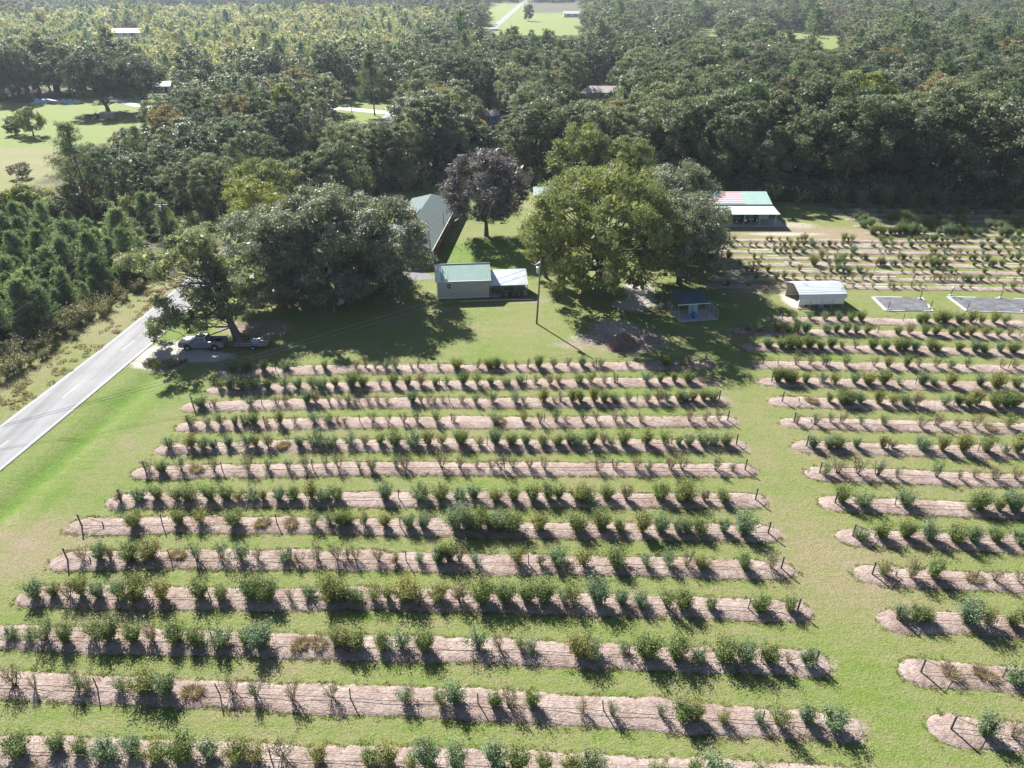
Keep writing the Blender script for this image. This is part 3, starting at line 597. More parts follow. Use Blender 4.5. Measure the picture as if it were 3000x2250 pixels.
BB['Y'] = [BB['M'][3]]; BB['YJ'] = [BB['MJ'][3]]
TUFT = [split_mesh('dry_tuft%d' % i, tuft(50 + i, 0.55, 0.75, 520, 0.028), M['straw'], M['straw'])[1] for i in range(3)]

def ordw(n): return '%d%s' % (n, 'th' if 10 <= n % 100 <= 20 else {1: 'st', 2: 'nd', 3: 'rd'}.get(n % 10, 'th'))
KINDW = dict(F='full leafy green blueberry bush', M='medium leafy blueberry bush', S='sparse thin-leaved blueberry bush', T='thin nearly bare blueberry bush', B='low bare brown blueberry bush', Y='yellowing blueberry bush')
def lineP(pts):
    P = np.array([G(*q)[:2] for q in pts]); L = np.concatenate([[0], np.cumsum(np.linalg.norm(np.diff(P, axis=0), axis=1))]); return P, L
def at_px(pts, x, y_hint=None):
    q = np.array(pts, float); return G(x, np.interp(x, q[:, 0], q[:, 1]))
BEDS = []
all_bush = []     # (size key, block, row, seq, kind, xyz)
far_tufts = []
def bed(pts, rng, near=0.75, far_=1.55, ends=(1.5, 1.2), cap=(True, True)):
    P, L = lineP(pts); s = np.arange(-ends[0], L[-1] + ends[1], 0.32)
    T0 = nrm(P[1] - P[0]); T1 = nrm(P[-1] - P[-2])
    C = np.stack([np.interp(s, L, P[:, j]) for j in (0, 1)], 1)
    C[s < 0] = P[0] + T0 * s[s < 0][:, None]; C[s > L[-1]] = P[-1] + T1 * (s[s > L[-1]] - L[-1])[:, None]
    Nn = np.stack([-T0[1], T0[0]]) ; k = len(s)
    def wob1(a): 
        f = 0
        for w_, q_ in ((3.7, 1.4), (1.5, 0.9), (0.6, 0.7)):
            kn = np.cumsum(rng.uniform(0.5, 1.5, int((s[-1] - s[0]) / w_ / 0.5) + 6)) * w_ + s[0] - 2 * w_; f = f + np.interp(s, kn, rng.normal(size=len(kn))) * a * q_
        return f + rng.normal(size=k) * 0.05
    e = np.minimum(np.clip((s + ends[0]) / 1.7, 0, 1), np.clip((L[-1] + ends[1] - s) / 1.7, 0, 1)); e = np.sqrt(np.clip(1 - (1 - e) ** 2, 0.01, 1))
    lo = -(near + wob1(0.055)) * e - 0.0; hi = (far_ + wob1(0.07)) * e; mid = (far_ - near) / 2
    ts = np.array([0, 0.04, 0.2, 0.4, 0.6, 0.8, 0.96, 1.0]); V = []
    for t in ts:
        o_ = lo * (1 - t) + hi * t; h = (0.16 * math.sin(math.pi * t) ** 0.7) * e + rng.normal(size=k) * 0.012
        if t in (0, 1.0): h = np.full(k, -0.03)
        else: h = np.maximum(h, 0.012)
        V.append(np.c_[C + Nn[None] * o_[:, None], h])
    V = np.concatenate(V); i = np.arange(k - 1); F = np.concatenate([np.stack([j * k + i, j * k + i + 1, (j + 1) * k + i + 1, (j + 1) * k + i], -1) for j in range(len(ts) - 1)])
    return V, F
def trellis(pts, rng, label, hL, hR, endL, endR, posts, wires, leanL=0.05, leanR=0.04):
    P, L = lineP(pts); e = empty('trellis', (P[0][0], P[0][1], 0), 0, 1.0, label, 'trellis', 'wire trellises along the berry rows')
    o = np.array([P[0][0], P[0][1], 0]); T0 = np.append(nrm(P[1] - P[0]), 0); T1 = np.append(nrm(P[-1] - P[-2]), 0)
    A = np.append(P[0], 0) - o; B = np.append(P[-1], 0) - o
    def at(s): return np.array([np.interp(s, L, P[:, 0]), np.interp(s, L, P[:, 1]), 0]) - o
    tops = []
    if endL:
        tp = A - T0 * leanL * hL + np.array([0, 0, hL]); MB().bar(A - [0, 0, .2], tp, 0.075, 7, r2=0.07).build('end_post', M['post'], e)
        an = A + T0 * 1.9; MB().bar(an - [0, 0, .2], an + np.array([0, -0.03, 0.62]), 0.05, 6).build('anchor_post', M['post'], e)
        MB().bar(tp - [0, 0, .12], an + np.array([0, 0, 0.5]), 0.022, 5).build('brace', M['post'], e); tops.append((0, tp))
    if endR:
        tp = B + T1 * leanR * hR + np.array([0, 0, hR]); MB().bar(B - [0, 0, .2], tp, 0.075, 7, r2=0.07).build('end_post', M['post'], e)
        an = B - T1 * 1.9; MB().bar(tp - [0, 0, .12], an + np.array([0, 0, 0.25]), 0.022, 5).build('brace', M['post'], e); tops.append((L[-1], tp))
    s = rng.uniform(5, 9)
    while posts and s < L[-1] - 3:
        q = at(s); h = rng.uniform(1.15, 1.4); MB().bar(q - [0, 0, .2], q + np.array([rng.normal() * 0.08, rng.normal() * 0.05, h]), 0.045, 6).build('post', M['post'], e); s += rng.uniform(8.5, 11.5)
    for nm_, h, r_, mt, sag in wires:
        ss = np.arange(0, L[-1] + 0.01, 2.2); Q = np.array([at(q) for q in ss]); Q[:, 2] = h + rng.normal(size=len(ss)) * sag; Q[:, 1] += -0.10 + rng.normal(size=len(ss)) * sag * 0.6
        MB().tube(Q, r_, 4).build(nm_, M[mt], e)
    return e
WIRES = [('wire', 1.02, 0.011, 'wire', 0.02), ('drip_line', 0.30, 0.020, 'tube', 0.05)]
WIRES1 = [('wire', 1.02, 0.011, 'wire', 0.02)]
rr = np.random.default_rng(11)
NL = len(LROWS)
def rowname(block, i):
    if block == 'L': return '%s long row from the bottom' % ordw(i + 1)
    if block == 'R': return '%s right-hand row from the bottom' % ordw(i + 1)
    if block == 'U': return '%s row of the upper right plot' % ordw(i + 1)
    return '%s shaded row below the woods' % ordw(i + 1)
for block, rows in (('L', LROWS), ('R', RROWS), ('U', UROWS), ('D', DROWS)):
    for i, (pts, bs) in enumerate(rows):
        far_u = block in 'UD'
        V, F = bed(pts, rr, *((1.20, 1.24) if not far_u else (0.90, 0.95)))
        if not far_u: BEDS.append((V, V[:, 1].mean() < 62))
        meshobj('planting_bed', mesh_np('planting_bed', V, [F], [M['bed']], smooth=True), label='bare mulch bed under the ' + rowname(block, i), kind='structure')
        if block == 'L': trellis(pts, rr, 'wire trellis with weathered posts along the ' + rowname(block, i), 1.5, 1.45, i > 2, i > 1, True, WIRES if i < 9 else WIRES1)
        elif block == 'R': trellis(pts, rr, 'wire trellis with weathered posts along the ' + rowname(block, i), 1.5, 1.4, True, False, True, WIRES if i < 9 else WIRES1, 0.0)
        elif i % 2 == 0: trellis(pts, rr, 'low wire trellis along the ' + rowname(block, i), 1.5, 1.4, True, False, True, WIRES1, 0.0)
        seq = 0
        for off_, s in bs.items():
            for w in s.split():
                kd = w[-1]; px = off_ + float(w[:-1]) / 2.212; py = np.interp(px, [q[0] for q in pts], [q[1] for q in pts])
                px = px + (1500 - px) / (4950 - py) * 22; p3 = at_px(pts, px); p3[1] += rr.normal() * 0.12; p3[2] = 0.10
                if kd == 'G': far_tufts.append(p3); continue
                seq += 1; all_bush.append((p3[1] + (0 if block in 'LR' else 500), block, i, seq, kd, p3))
all_bush.sort(key=lambda q: q[0])
NEAR = 318
for key, block, i, seq, kd, p3 in all_bush[:NEAR]:
    ms = BB[kd][int(rr.integers(len(BB[kd])))]
    lab = '%s, %s from left in the %s' % (KINDW[kd], ordw(seq), rowname(block, i))
    plant('blueberry_bush', ms, tuple(p3), rr.uniform(0, 6.28), tuple(rr.uniform(0.66, 1.16) * rr.uniform(0.9, 1.1, 3)), lab, 'blueberry bush', 'blueberry bushes in the rows', ('canes', 'foliage'))
for k, p3 in enumerate(far_tufts):
    mh = TUFT[k % 3]
    px, py = PJ(*p3[:2])
    o = meshobj('dry_grass_clump', mh, label='tan dry grass clump in the berry beds, %s counted from the bottom' % ordw(k + 1), cat='grass clump', group='dry grass clumps in the beds')
    o.location = (p3[0], p3[1], 0.08); o.rotation_euler = (0, 0, k); o.scale = (1.3, 1.0, 0.85)

soil_v = soil.copy(); far_sel = (Y > 20) & (Y < 150) & (X > -60) & (X < 92)
xi, yi = X[far_sel], Y[far_sel]; best = np.full(xi.shape, 99.0)
for rows, w_ in ((LROWS, 0.0), (RROWS, 0.0)):
    for pts, _b in rows:
        Pq, _l = lineP(pts)
        for a_, b_ in zip(Pq[:-1], Pq[1:]):
            d_ = b_ - a_; t_ = np.clip(((xi - a_[0]) * d_[0] + (yi - a_[1]) * d_[1]) / (d_ @ d_), -0.02, 1.02); best = np.minimum(best, np.hypot(xi - a_[0] - t_ * d_[0], yi - a_[1] - t_ * d_[1]))
soil_v[far_sel] = np.maximum(soil_v[far_sel], np.clip((1.95 - best) / 1.2, 0, 1) * 0.62)
gme.attributes['soil'].data.foreach_set('value', soil_v.ravel().astype(np.float32))

# instancing of masses too many to build one by one
def proto_collection(name, meshes):
    c_ = bpy.data.collections.new(name)
    for i, me in enumerate(meshes):
        c_.objects.link(bpy.data.objects.new('%s_%02d' % (name, i), me))
    return c_
def scatter_obj(name, coll, P, idx, rot, scl, label):
    n = len(P); me = bpy.data.meshes.new(name); me.vertices.add(n); me.vertices.foreach_set('co', np.asarray(P, np.float32).ravel())
    a = me.attributes.new('idx', 'INT', 'POINT'); a.data.foreach_set('value', np.asarray(idx, np.int32))
    a = me.attributes.new('rot', 'FLOAT_VECTOR', 'POINT'); a.data.foreach_set('vector', np.asarray(rot, np.float32).ravel())
    a = me.attributes.new('scl', 'FLOAT_VECTOR', 'POINT'); a.data.foreach_set('vector', np.asarray(scl, np.float32).ravel())
    o = meshobj(name, me, label=label, kind='stuff')
    ng = bpy.data.node_groups.new(name, 'GeometryNodeTree')
    ng.interface.new_socket('Geometry', in_out='INPUT', socket_type='NodeSocketGeometry'); ng.interface.new_socket('Geometry', in_out='OUTPUT', socket_type='NodeSocketGeometry')
    gi = ng.nodes.new('NodeGroupInput'); go = ng.nodes.new('NodeGroupOutput'); ip = ng.nodes.new('GeometryNodeInstanceOnPoints'); ci = ng.nodes.new('GeometryNodeCollectionInfo')
    ci.inputs['Collection'].default_value = coll; ci.inputs['Separate Children'].default_value = True; ci.inputs['Reset Children'].default_value = True
    ip.inputs['Pick Instance'].default_value = True
    def na(nm_, dt):
        q = ng.nodes.new('GeometryNodeInputNamedAttribute'); q.data_type = dt; q.inputs['Name'].default_value = nm_; return q.outputs['Attribute']
    ng.links.new(gi.outputs[0], ip.inputs['Points']); ng.links.new(ci.outputs[0], ip.inputs['Instance'])
    ng.links.new(na('idx', 'INT'), ip.inputs['Instance Index']); ng.links.new(na('rot', 'FLOAT_VECTOR'), ip.inputs['Rotation']); ng.links.new(na('scl', 'FLOAT_VECTOR'), ip.inputs['Scale'])
    ng.links.new(ip.outputs[0], go.inputs[0])
    md = o.modifiers.new('scatter', 'NODES'); md.node_group = ng
    return o
order = [k + 'J' for k in 'FMSTB']; flat = []; start = {}
for k in order: start[k] = len(flat); flat += BB[k]
start['YJ'] = start['MJ'] + 3
rest = all_bush[NEAR:]
scatter_obj('far_berry_rows', proto_collection('berry_far', flat), [q[5] for q in rest],
            [start[q[4] + 'J'] + (0 if q[4] == 'Y' else int(rr.integers(len(BB[q[4] + 'J'])))) for q in rest],
            [(0, 0, rr.uniform(0, 6.28)) for q in rest], [rr.uniform(0.68, 1.06) * rr.uniform(0.9, 1.1, 3) * (rr.uniform(0.5, 0.95) if q[1] == 'U' else rr.uniform(0.8, 1.3) if q[1] == 'D' else 1) for q in rest], 'more distant blueberry bushes in the rows towards the buildings')

# ------------------------------------------------------------------ woods
def Zat(x, y, py):
    lo, hi = 0.0, 60.0
    for _ in range(40):
        m_ = (lo + hi) / 2
        if PJ(x, y, m_)[1] > py: lo = m_
        else: hi = m_
    return lo
fr = np.random.default_rng(23)
VIS = [(-50, 320, 180, 545), (170, 335, 310, 420), (250, 295, 440, 372), (130, 285, 185, 315), (1015, 303, 1150, 352), (1445, 8, 1700, 102), (335, 88, 418, 108), (458, 248, 502, 272), (1412, 335, 1452, 364), (1712, 245, 1798, 288),
       (1893, 85, 1912, 96), (2045, 85, 2092, 105), (2265, 95, 2350, 112), (2395, 112, 2442, 142), (600, 705, 700, 770)]
def fit_height(x, y, h, r):
    """keep the openings that the place really has: shorten or drop a tree that would fill one"""
    bx, by = PJ(x, y, 0); s = r * F_PX / (y * math.cos(TH) + CAM_H * math.sin(TH)) * 0.9
    for (x0, y0, x1, y1) in VIS:
        if bx + s > x0 and bx - s < x1 and by > y0:
            if PJ(x, y, h)[1] < y1:
                if by < y1: return 0
                h = min(h, Zat(x, y, y1))
    return h
def grid(y0, y1, sp, rng):
    ys_ = np.arange(y0, y1, sp); out = []
    for y in ys_:
        w = (y * math.cos(TH) + CAM_H * math.sin(TH)) * 1500 / F_PX * 1.06 + 14
        xx = np.arange(-w, w, sp); out.append(np.stack([xx, np.full(len(xx), y)], 1))
    P = np.concatenate(out); return P + rng.uniform(-0.46, 0.46, P.shape) * sp
near = grid(128, 430, 7.3, fr); far = grid(430, 1520, 10.5, fr)
P = np.concatenate([near, far]); isfar = np.r_[np.zeros(len(near), bool), np.ones(len(far), bool)]
px, py = PJ(P[:, 0], P[:, 1], 0); offp = P[:, 0] - road_x(P[:, 1])
ok = (py < np.interp(px, TREELINE[:, 0], TREELINE[:, 1])) & (np.abs(offp) > 7.5)
for poly in (MEADOW, SIDE, FIELD, GLIMPSE, PATCH, REGROW, PINES): ok &= ~inpoly_np(px, py, poly)
for (cx_, cy_, r_) in [(1440, 357, 6), (1760, 290, 9), (480, 268, 12), (1898, 98, 14), (375, 104, 22), (1590, 600, 8)]:
    c_ = G(cx_, cy_); ok &= (np.hypot(P[:, 0] - c_[0], P[:, 1] - c_[1]) > r_)
ok &= ~((P[:, 0] > -27) & (P[:, 0] < -4) & (P[:, 1] < 157))
P = P[ok]; isfar = isfar[ok]; px = px[ok]; py = py[ok]; offp = offp[ok]
TYPES = ['hard', 'dark', 'oak', 'pine', 'autumn', 'lime', 'grey', 'column']
TP = {}
def tset(t, i):
    s = 300 + i * 7 + len(t) * 31
    if t == 'pine': return pine(s, 19, 3.6, 0.42, 12, 6, 10, 0.62), 'bark_pine', 'needle'
    if t == 'column': return hardwood(s, 15, 2.6, 0.08, 20, 8, 20, 0.26, shape=0.8, lobe_r=0.5, tr=0.2), 'bark', 'leaf_regrow'
    mats = dict(hard='leaf_hard', dark='leaf_dark', oak='leaf_oak', autumn='leaf_autumn', lime='leaf_lime', grey='leaf_grey')
    return hardwood(s, 16, 5.2, (0.14, 0.2, 0.1, 0.16)[i % 4], 26, 11, 40, 0.185, lobe_r=0.26, low=-0.05), 'bark', mats[t]
for t in TYPES:
    TP[t] = []
    for i in range({'hard': 6, 'dark': 4, 'oak': 3, 'pine': 3}.get(t, 2)):
        g, b, l = tset(t, i); TP[t].append(split_mesh('%s%d' % (t, i), g, M[b], M[l]))
def farset(t, i):
    s = 700 + i * 13 + len(t) * 17
    if t == 'pine': return pine(s, 19, 3.4, 0.38, 8, 5, 5, 1.1), 'bark_pine', 'needle'
    if t == 'column': return hardwood(s, 15, 2.6, 0.06, 12, 6, 9, 0.5, shape=0.8, lobe_r=0.5, tr=0.2), 'bark', 'leaf_regrow'
    mats = dict(hard='leaf_hard', dark='leaf_dark', oak='leaf_oak', autumn='leaf_autumn', lime='leaf_lime', grey='leaf_grey')
    return hardwood(s, 16, 5.4, 0.1, 18, 8, 16, 0.34, lobe_r=0.28), 'bark', mats[t]
FARP = []; FST = {}
for t in TYPES:
    FST[t] = (len(FARP), 3 if t in ('hard', 'dark') else 2)
    for i in range(FST[t][1]):
        g, b, l = farset(t, i); FARP.append(joint_mesh('far_%s%d' % (t, i), g, M[b], M[l]))
cand = []
for k in range(len(P)):
    x, y = P[k]; u = fr.random()
    left = offp[k] < 0
    if left: t = 'dark' if u < .42 else 'hard' if u < .62 else 'oak' if u < .72 else 'pine' if u < .77 else 'hard' if u < .93 else 'column' if u < .96 else 'autumn'
    elif px[k] > 2300 and py[k] < 260: t = 'hard' if u < .48 else 'dark' if u < .66 else 'grey' if u < .80 else 'autumn' if u < .86 else 'pine' if u < .90 else 'hard' if u < .98 else 'lime'
    else: t = 'hard' if u < .50 else 'dark' if u < .76 else 'oak' if u < .84 else 'pine' if u < .87 else 'hard' if u < .95 else 'lime' if u < .962 else 'autumn' if u < .98 else 'grey'
    h = dict(pine=fr.uniform(17, 23), column=fr.uniform(11, 16)).get(t, fr.uniform(9.0, 21.5))
    if left and y < 300: h *= 0.74
    if not left and px[k] > 2300 and y < 190: h = max(h, fr.uniform(18, 25))
    elif not left and y < 200: h = max(h, fr.uniform(13, 20))
    if y > 900: h *= 0.9
    r = dict(pine=3.6, column=2.6).get(t, 5.2)
    h2 = fit_height(x, y, h, r)
    if h2 < 4.5: continue
    if h2 < 9 and t in ('pine', 'oak'): t = 'hard'
    cand.append([h2 / (y * math.cos(TH) + (CAM_H - h2 / 2) * math.sin(TH)), t, x, y, h2, isfar[k]])
cand.sort(key=lambda q: -q[0] * (0.2 if (PJ(q[2], q[3], q[4])[0] < -60 or PJ(q[2], q[3], q[4])[0] > 3060) else 1))
TW = dict(hard='dusty green hardwood', dark='dark green hardwood', oak='grey-green evergreen oak', pine='tall long-trunked pine', autumn='russet autumn-tinted hardwood', lime='bright lime green tree', grey='grey thin-leaved tree', column='narrow yellow-green tree')
TN = dict(hard='hardwood_tree', dark='hardwood_tree', oak='oak_tree', pine='pine_tree', autumn='autumn_tree', lime='lime_green_tree', grey='grey_tree', column='columnar_tree')
def zone(x, y):
    a, b = PJ(x, y, 8)
    if x < road_x(y): z_ = 'left of the road' if b > 420 else 'beyond the left meadow'
    elif a < 1150: z_ = 'between road and brick house'
    elif a < 1480: z_ = 'straight behind the brick house'
    elif a < 1800: z_ = 'behind the tall yard trees'
    elif a < 2100: z_ = 'left of the flag-painted pavilion'
    elif a < 2400: z_ = 'right behind the flag-painted pavilion'
    elif a < 2720: z_ = 'right of the flag-painted pavilion'
    else: z_ = 'in the far right woods'
    d = 'front-row woodland' if b > 440 else 'second-row woodland' if b > 330 else 'deeper woodland'
    return d, z_
NTREE = 300
for i, (k0, t, x, y, h, fa) in enumerate(cand[:NTREE]):
    ms = TP[t][int(fr.integers(len(TP[t])))]; d, z_ = zone(x, y); s = h / (19 if t == 'pine' else 15 if t == 'column' else 16)
    w = s * fr.uniform(0.9, 1.25) if h > 9 else s * 1.35
    plant(TN[t], ms, (x, y, 0), fr.uniform(0, 6.28), (w, w, s), '%s %s %s' % (d, TW[t], z_), 'tree', '%s %s' % (TW[t] + 's', z_))
rest = cand[NTREE:]
scatter_obj('far_woods', proto_collection('farwood', FARP), [(q[2], q[3], 0) for q in rest],
            [FST[q[1]][0] + int(fr.integers(FST[q[1]][1])) for q in rest], [(0, 0, fr.uniform(0, 6.28)) for q in rest],
            [np.array([1, 1, 1]) * q[4] / 16 * np.array([w_, w_, 1]) for q in rest for w_ in [fr.uniform(1.0, 1.45) * (1.15 if q[5] else 1.0)]], 'endless green mixed woods filling the distance')

# young regrowth on the cut-over land, top left
rg = grid(300, 900, 4.0, fr); rg = rg[fr.random(len(rg)) < 0.78] + fr.normal(size=(1, 2)); a, b = PJ(rg[:, 0], rg[:, 1], 0); o_ = rg[:, 0] - road_x(rg[:, 1])
kk = inpoly_np(a, b, REGROW) & (o_ < -9); rg = rg[kk]
RGP = []
for i in range(4): g = young_pine(900 + i, 6, 1.7, 7, 5, 5, 0.8); RGP.append(joint_mesh('regrow_pine%d' % i, g, M['bark_pine'], M['needle_young']))
for i in range(5): g = hardwood(920 + i, 5.5, 2.0, 0.02, 11, 5, 8, 0.34, lobe_r=0.42, tr=0.1); RGP.append(joint_mesh('regrow_bush%d' % i, g, M['bark'], M['leaf_regrow']))
RGP.append(joint_mesh('regrow_yellow', hardwood(940, 6.5, 1.5, 0.02, 12, 5, 9, 0.33, lobe_r=0.5, tr=0.1), M['bark'], M['leaf_yellow']))
RGP.append(joint_mesh('regrow_grey', hardwood(941, 4.5, 1.9, 0.02, 10, 5, 7, 0.33, lobe_r=0.45, tr=0.1), M['bark'], M['leaf_grey']))
Q = []; ix = []; sc = []
for x, y in rg:
    h = fr.uniform(0.35, 1.0) ** 1.0 * (1.25 if fr.random() < .8 else 1.9) * (1.0 if y < 620 else 1.3); hf = fit_height(x, y, 6 * h, 2)
    if hf < 1.2: continue
    u = fr.random(); Q.append((x, y, 0)); ix.append(int(fr.integers(4)) if u < .20 else 4 + int(fr.integers(5)) if u < .84 else 9 if u < .87 else 10); sc.append(np.array([1.15, 1.15, 1]) * hf / 6)
scatter_obj('young_regrowth', proto_collection('regrow', RGP), Q, ix, [(0, 0, fr.uniform(0, 6.28)) for _ in Q], sc, 'yellow-green regrowth of saplings and brush on cut-over land')

# shrubby edge under the woods
UP = [joint_mesh('under%d' % i, shrub(960 + i, 3.2, 1.9, 13, 60, 0.17, 0.05), M['bark'], M[l]) for i, l in enumerate(('leaf_hard', 'leaf_dark', 'leaf_dark', 'leaf_regrow', 'leaf_hard'))]
Q = []; sc = []
for x_ in np.arange(880, 3300, 9.0):
    for d in (3, -3, -12):
        q = G(x_ + fr.uniform(-8, 8), np.interp(x_, TREELINE[:, 0], TREELINE[:, 1]) + d + fr.uniform(-4, 3))
        if fr.random() < 0.8 and not (-26 < q[0] < -6 and q[1] < 156): Q.append(tuple(q)); sc.append(fr.uniform(0.7, 1.5) * np.array([1, 1, fr.uniform(0.8, 1.3)]))
for y_ in np.arange(96, 420, 1.6):
    for s_, o1 in ((-1, 9.5), (1, 8.5)):
        if s_ > 0 and y_ < 150: continue
        q = (road_x(y_) + s_ * (o1 + fr.uniform(0, 5)), y_, 0.0); a, b = PJ(q[0], q[1], 0)
        if y_ > 126 and fit_height(q[0], q[1], 3, 1.5) >= 2.2: Q.append(q); sc.append(fr.uniform(0.6, 1.2) * np.ones(3))
for k in range(900):   # ground layer among the near woods
    a_, b_ = fr.uniform(-100, 1000), fr.uniform(400, 640)
    q = G(a_, b_)
    if inpoly(a_, b_, MEADOW) or inpoly(a_, b_, PATCH) or inpoly(a_, b_, PINES) or abs(q[0] - road_x(q[1])) < 8.5 or q[0] > road_x(q[1]): continue
    h = fit_height(q[0], q[1], 3.2, 1.5)
    if h > 1.5: Q.append(tuple(q)); sc.append(h / 3.2 * fr.uniform(0.7, 1.2) * np.ones(3))
scatter_obj('undergrowth', proto_collection('under', UP), Q, [int(fr.integers(5)) for _ in Q], [(0, 0, fr.uniform(0, 6.28)) for _ in Q], sc, 'tangled green undergrowth along the edge of the woods')

# planted young pines left of the road
YP = [split_mesh('young_pine%d' % i, young_pine(980 + i, 6, (1.7, 2.1, 1.9, 2.3, 1.6, 2.0, 2.2)[i], (11, 10, 12, 11, 9, 12, 10)[i], 8, 20, 0.30), M['bark_pine'], M['needle_young']) for i in range(7)]
cnt = 0; placed = []
for k in range(2600):
    a_, b_ = fr.uniform(-120, 560), fr.uniform(650, 1120)
    if not inpoly(a_, b_, PINES): continue
    q = G(a_, b_)
    if (abs(q[0] + 63.4) < 5 and 117 < q[1] < 133) or q[0] > road_x(q[1]) - 11.8 or any((q[0] - w[0]) ** 2 + (q[1] - w[1]) ** 2 < 2.35 ** 2 for w in placed): continue
    placed.append(q)
placed.sort(key=lambda q: q[1])
placed = placed[:290]
for k, q in enumerate(placed):
    h = fr.uniform(2.6, 8.2); s = h / 6
    d = road_x(q[1]) - q[0]
    side = 'nearest the road' if d < 17 else 'in the middle' if d < 26 else 'farthest from the road'
    row = 'at the photo edge' if PJ(*q[:2])[0] < 120 else 'under the power lines' if PJ(*q[:2])[1] > 760 else 'below the lone tall pine'
    plant('young_pine', YP[k % 7], tuple(q), fr.uniform(0, 6.28), (s * fr.uniform(0.9, 1.35),) * 2 + (s,), 'young dark green roadside pine, %s, %s' % (side, row), 'pine', 'young pines %s %s' % (side, row))
# weedy shrubs on the verge
WS = [split_mesh('weed%d' % i, shrub(1000 + i, 2.4, 1.3, 16, 55, 0.09, 0.12), M['cane'], M['leaf_weed']) for i in range(4)]
k = 0
for y_ in np.arange(58, 117, 1.25):
    if 108 < y_ < 112: continue
    for rep in range(2):
        o1 = 8.4 + fr.uniform(0, 2.4) + rep * 2.2; q = (road_x(y_) - o1, y_ + fr.uniform(-.5, .5), -0.02); k += 1
        s = fr.uniform(0.55, 1.25) * (1.25 if 92 < y_ < 97 else 1)
        plant('roadside_shrub', WS[k % 4], q, fr.uniform(0, 6.28), s, 'pale fluffy roadside shrub, %s along the verge from the bottom left' % ordw(k), 'shrub', 'pale shrubs along the left verge', ('stems', 'foliage'))

# ------------------------------------------------------------------ yard and other single trees
def tree_at(px_, py_, name, label, leaf_, seed, cat='tree', bark='bark', kind='hard', rz=None, **kw):
    q = G(px_, py_)
    g = pine(seed, **kw) if kind == 'pine' else hardwood(seed, **kw)
    return plant(name, split_mesh(name, g, M[bark], M[leaf_]), (q[0], q[1], 0), 0.0, 1.0, label, cat)
BIG = dict(clumps=16, per=58, leaf=0.135)
tree_at(835, 868, 'oak_tree', 'spreading grey-green live oak beside the road, leftmost of three', 'leaf_oak', 1, H=14.5, R=8.2, base=-0.04, lobes=62, lobe_r=0.25, shape=1.9, low=-0.05, tr=0.5, **BIG)
tree_at(965, 872, 'oak_tree', 'tallest dark live oak, middle of the three left of the tan shed', 'leaf_oak', 2, H=17.4, R=8.6, base=-0.04, lobes=70, lobe_r=0.25, shape=1.7, low=-0.05, tr=0.55, **BIG)
tree_at(1118, 858, 'oak_tree', 'dark live oak closest to the tan shed and driveway', 'leaf_oak', 3, H=15.5, R=7.8, base=-0.04, lobes=60, lobe_r=0.25, shape=1.9, low=-0.05, tr=0.5, **BIG)
def ray_y(px_, py_, y):
    dx_ = (px_ - 1500) / F_PX; dy_ = (py_ - 1125) / F_PX; t = y / (math.cos(TH) - dy_ * math.sin(TH)); return np.array([dx_ * t, y, CAM_H + t * (-math.sin(TH) - dy_ * math.cos(TH))])
TB = G(705, 1003); sr = np.random.default_rng(77); spots = []
for (a_, b_, y_, n_, sp_, r_) in [(600, 690, 95, 8, 36, 1.35), (545, 740, 94, 7, 36, 1.3), (470, 770, 93, 9, 42, 1.4), (410, 770, 92, 5, 26, 1.2), (620, 800, 95, 8, 42, 1.45), (690, 820, 95, 7, 40, 1.4), (740, 860, 93, 5, 28, 1.2), (600, 870, 92, 7, 38, 1.3), (500, 920, 88.5, 6, 30, 1.15), (470, 955, 88, 5, 24, 1.0), (560, 940, 88.5, 5, 26, 1.0), (660, 910, 91, 5, 32, 1.2), (640, 760, 97, 6, 40, 1.3)]:
    for _ in range(int(n_ * 1.35)):
        v_ = ray_y(a_ + sr.normal() * sp_ * .8, b_ + sr.normal() * sp_ * .62, y_ + sr.normal() * 1.6); spots.append((v_[0] - TB[0], v_[1] - TB[1], max(1.6, v_[2]), r_))
tree_at(705, 1003, 'leaning_tree', 'leaning leafy tree with a bare trunk behind the trailer', 'leaf_pale', 4, H=16, R=8, lobes=len(spots), spots=spots, tr=0.5, lean=(-4.6, 4.0), clumps=10, per=56, leaf=0.125)
tree_at(765, 735, 'yellow_green_tree', 'yellow-green tree at the bend of the road', 'leaf_lime', 5, H=13, R=6.2, base=0.05, lobes=30, lobe_r=0.26, gap=0.1, tr=0.35, clumps=13, per=52, leaf=0.14)
tree_at(800, 672, 'yellow_green_tree', 'green rounded tree behind the yellow-green roadside tree', 'leaf_pecan', 6, H=14, R=6.5, base=0.1, lobes=28, lobe_r=0.28, tr=0.35, clumps=13, per=46, leaf=0.15)
tree_at(955, 645, 'green_tree', 'green tree beside the road left of the brick house, front one', 'leaf_hard', 41, H=14, R=5.6, base=0.05, lobes=30, lobe_r=0.27, tr=0.35, clumps=12, per=40, leaf=0.17)
tree_at(1015, 628, 'green_tree', 'dark green tree just left of the brick house roof', 'leaf_dark', 42, H=15, R=5.8, base=0.05, lobes=30, lobe_r=0.27, tr=0.35, clumps=12, per=40, leaf=0.17)
tree_at(905, 640, 'green_tree', 'green tree crowding the road edge behind the live oaks', 'leaf_hard', 43, H=13, R=5.0, base=0.05, lobes=28, lobe_r=0.27, tr=0.35, clumps=12, per=40, leaf=0.17)
tree_at(1755, 862, 'pecan_tree', 'huge yellow-tinged yard tree with a stout trunk above the sandy patch', 'leaf_pecan', 7, H=20.5, R=11.8, base=0.03, lobes=110, lobe_r=0.165, gap=0.02, shape=1.3, tr=0.75, clumps=14, per=52, leaf=0.135)
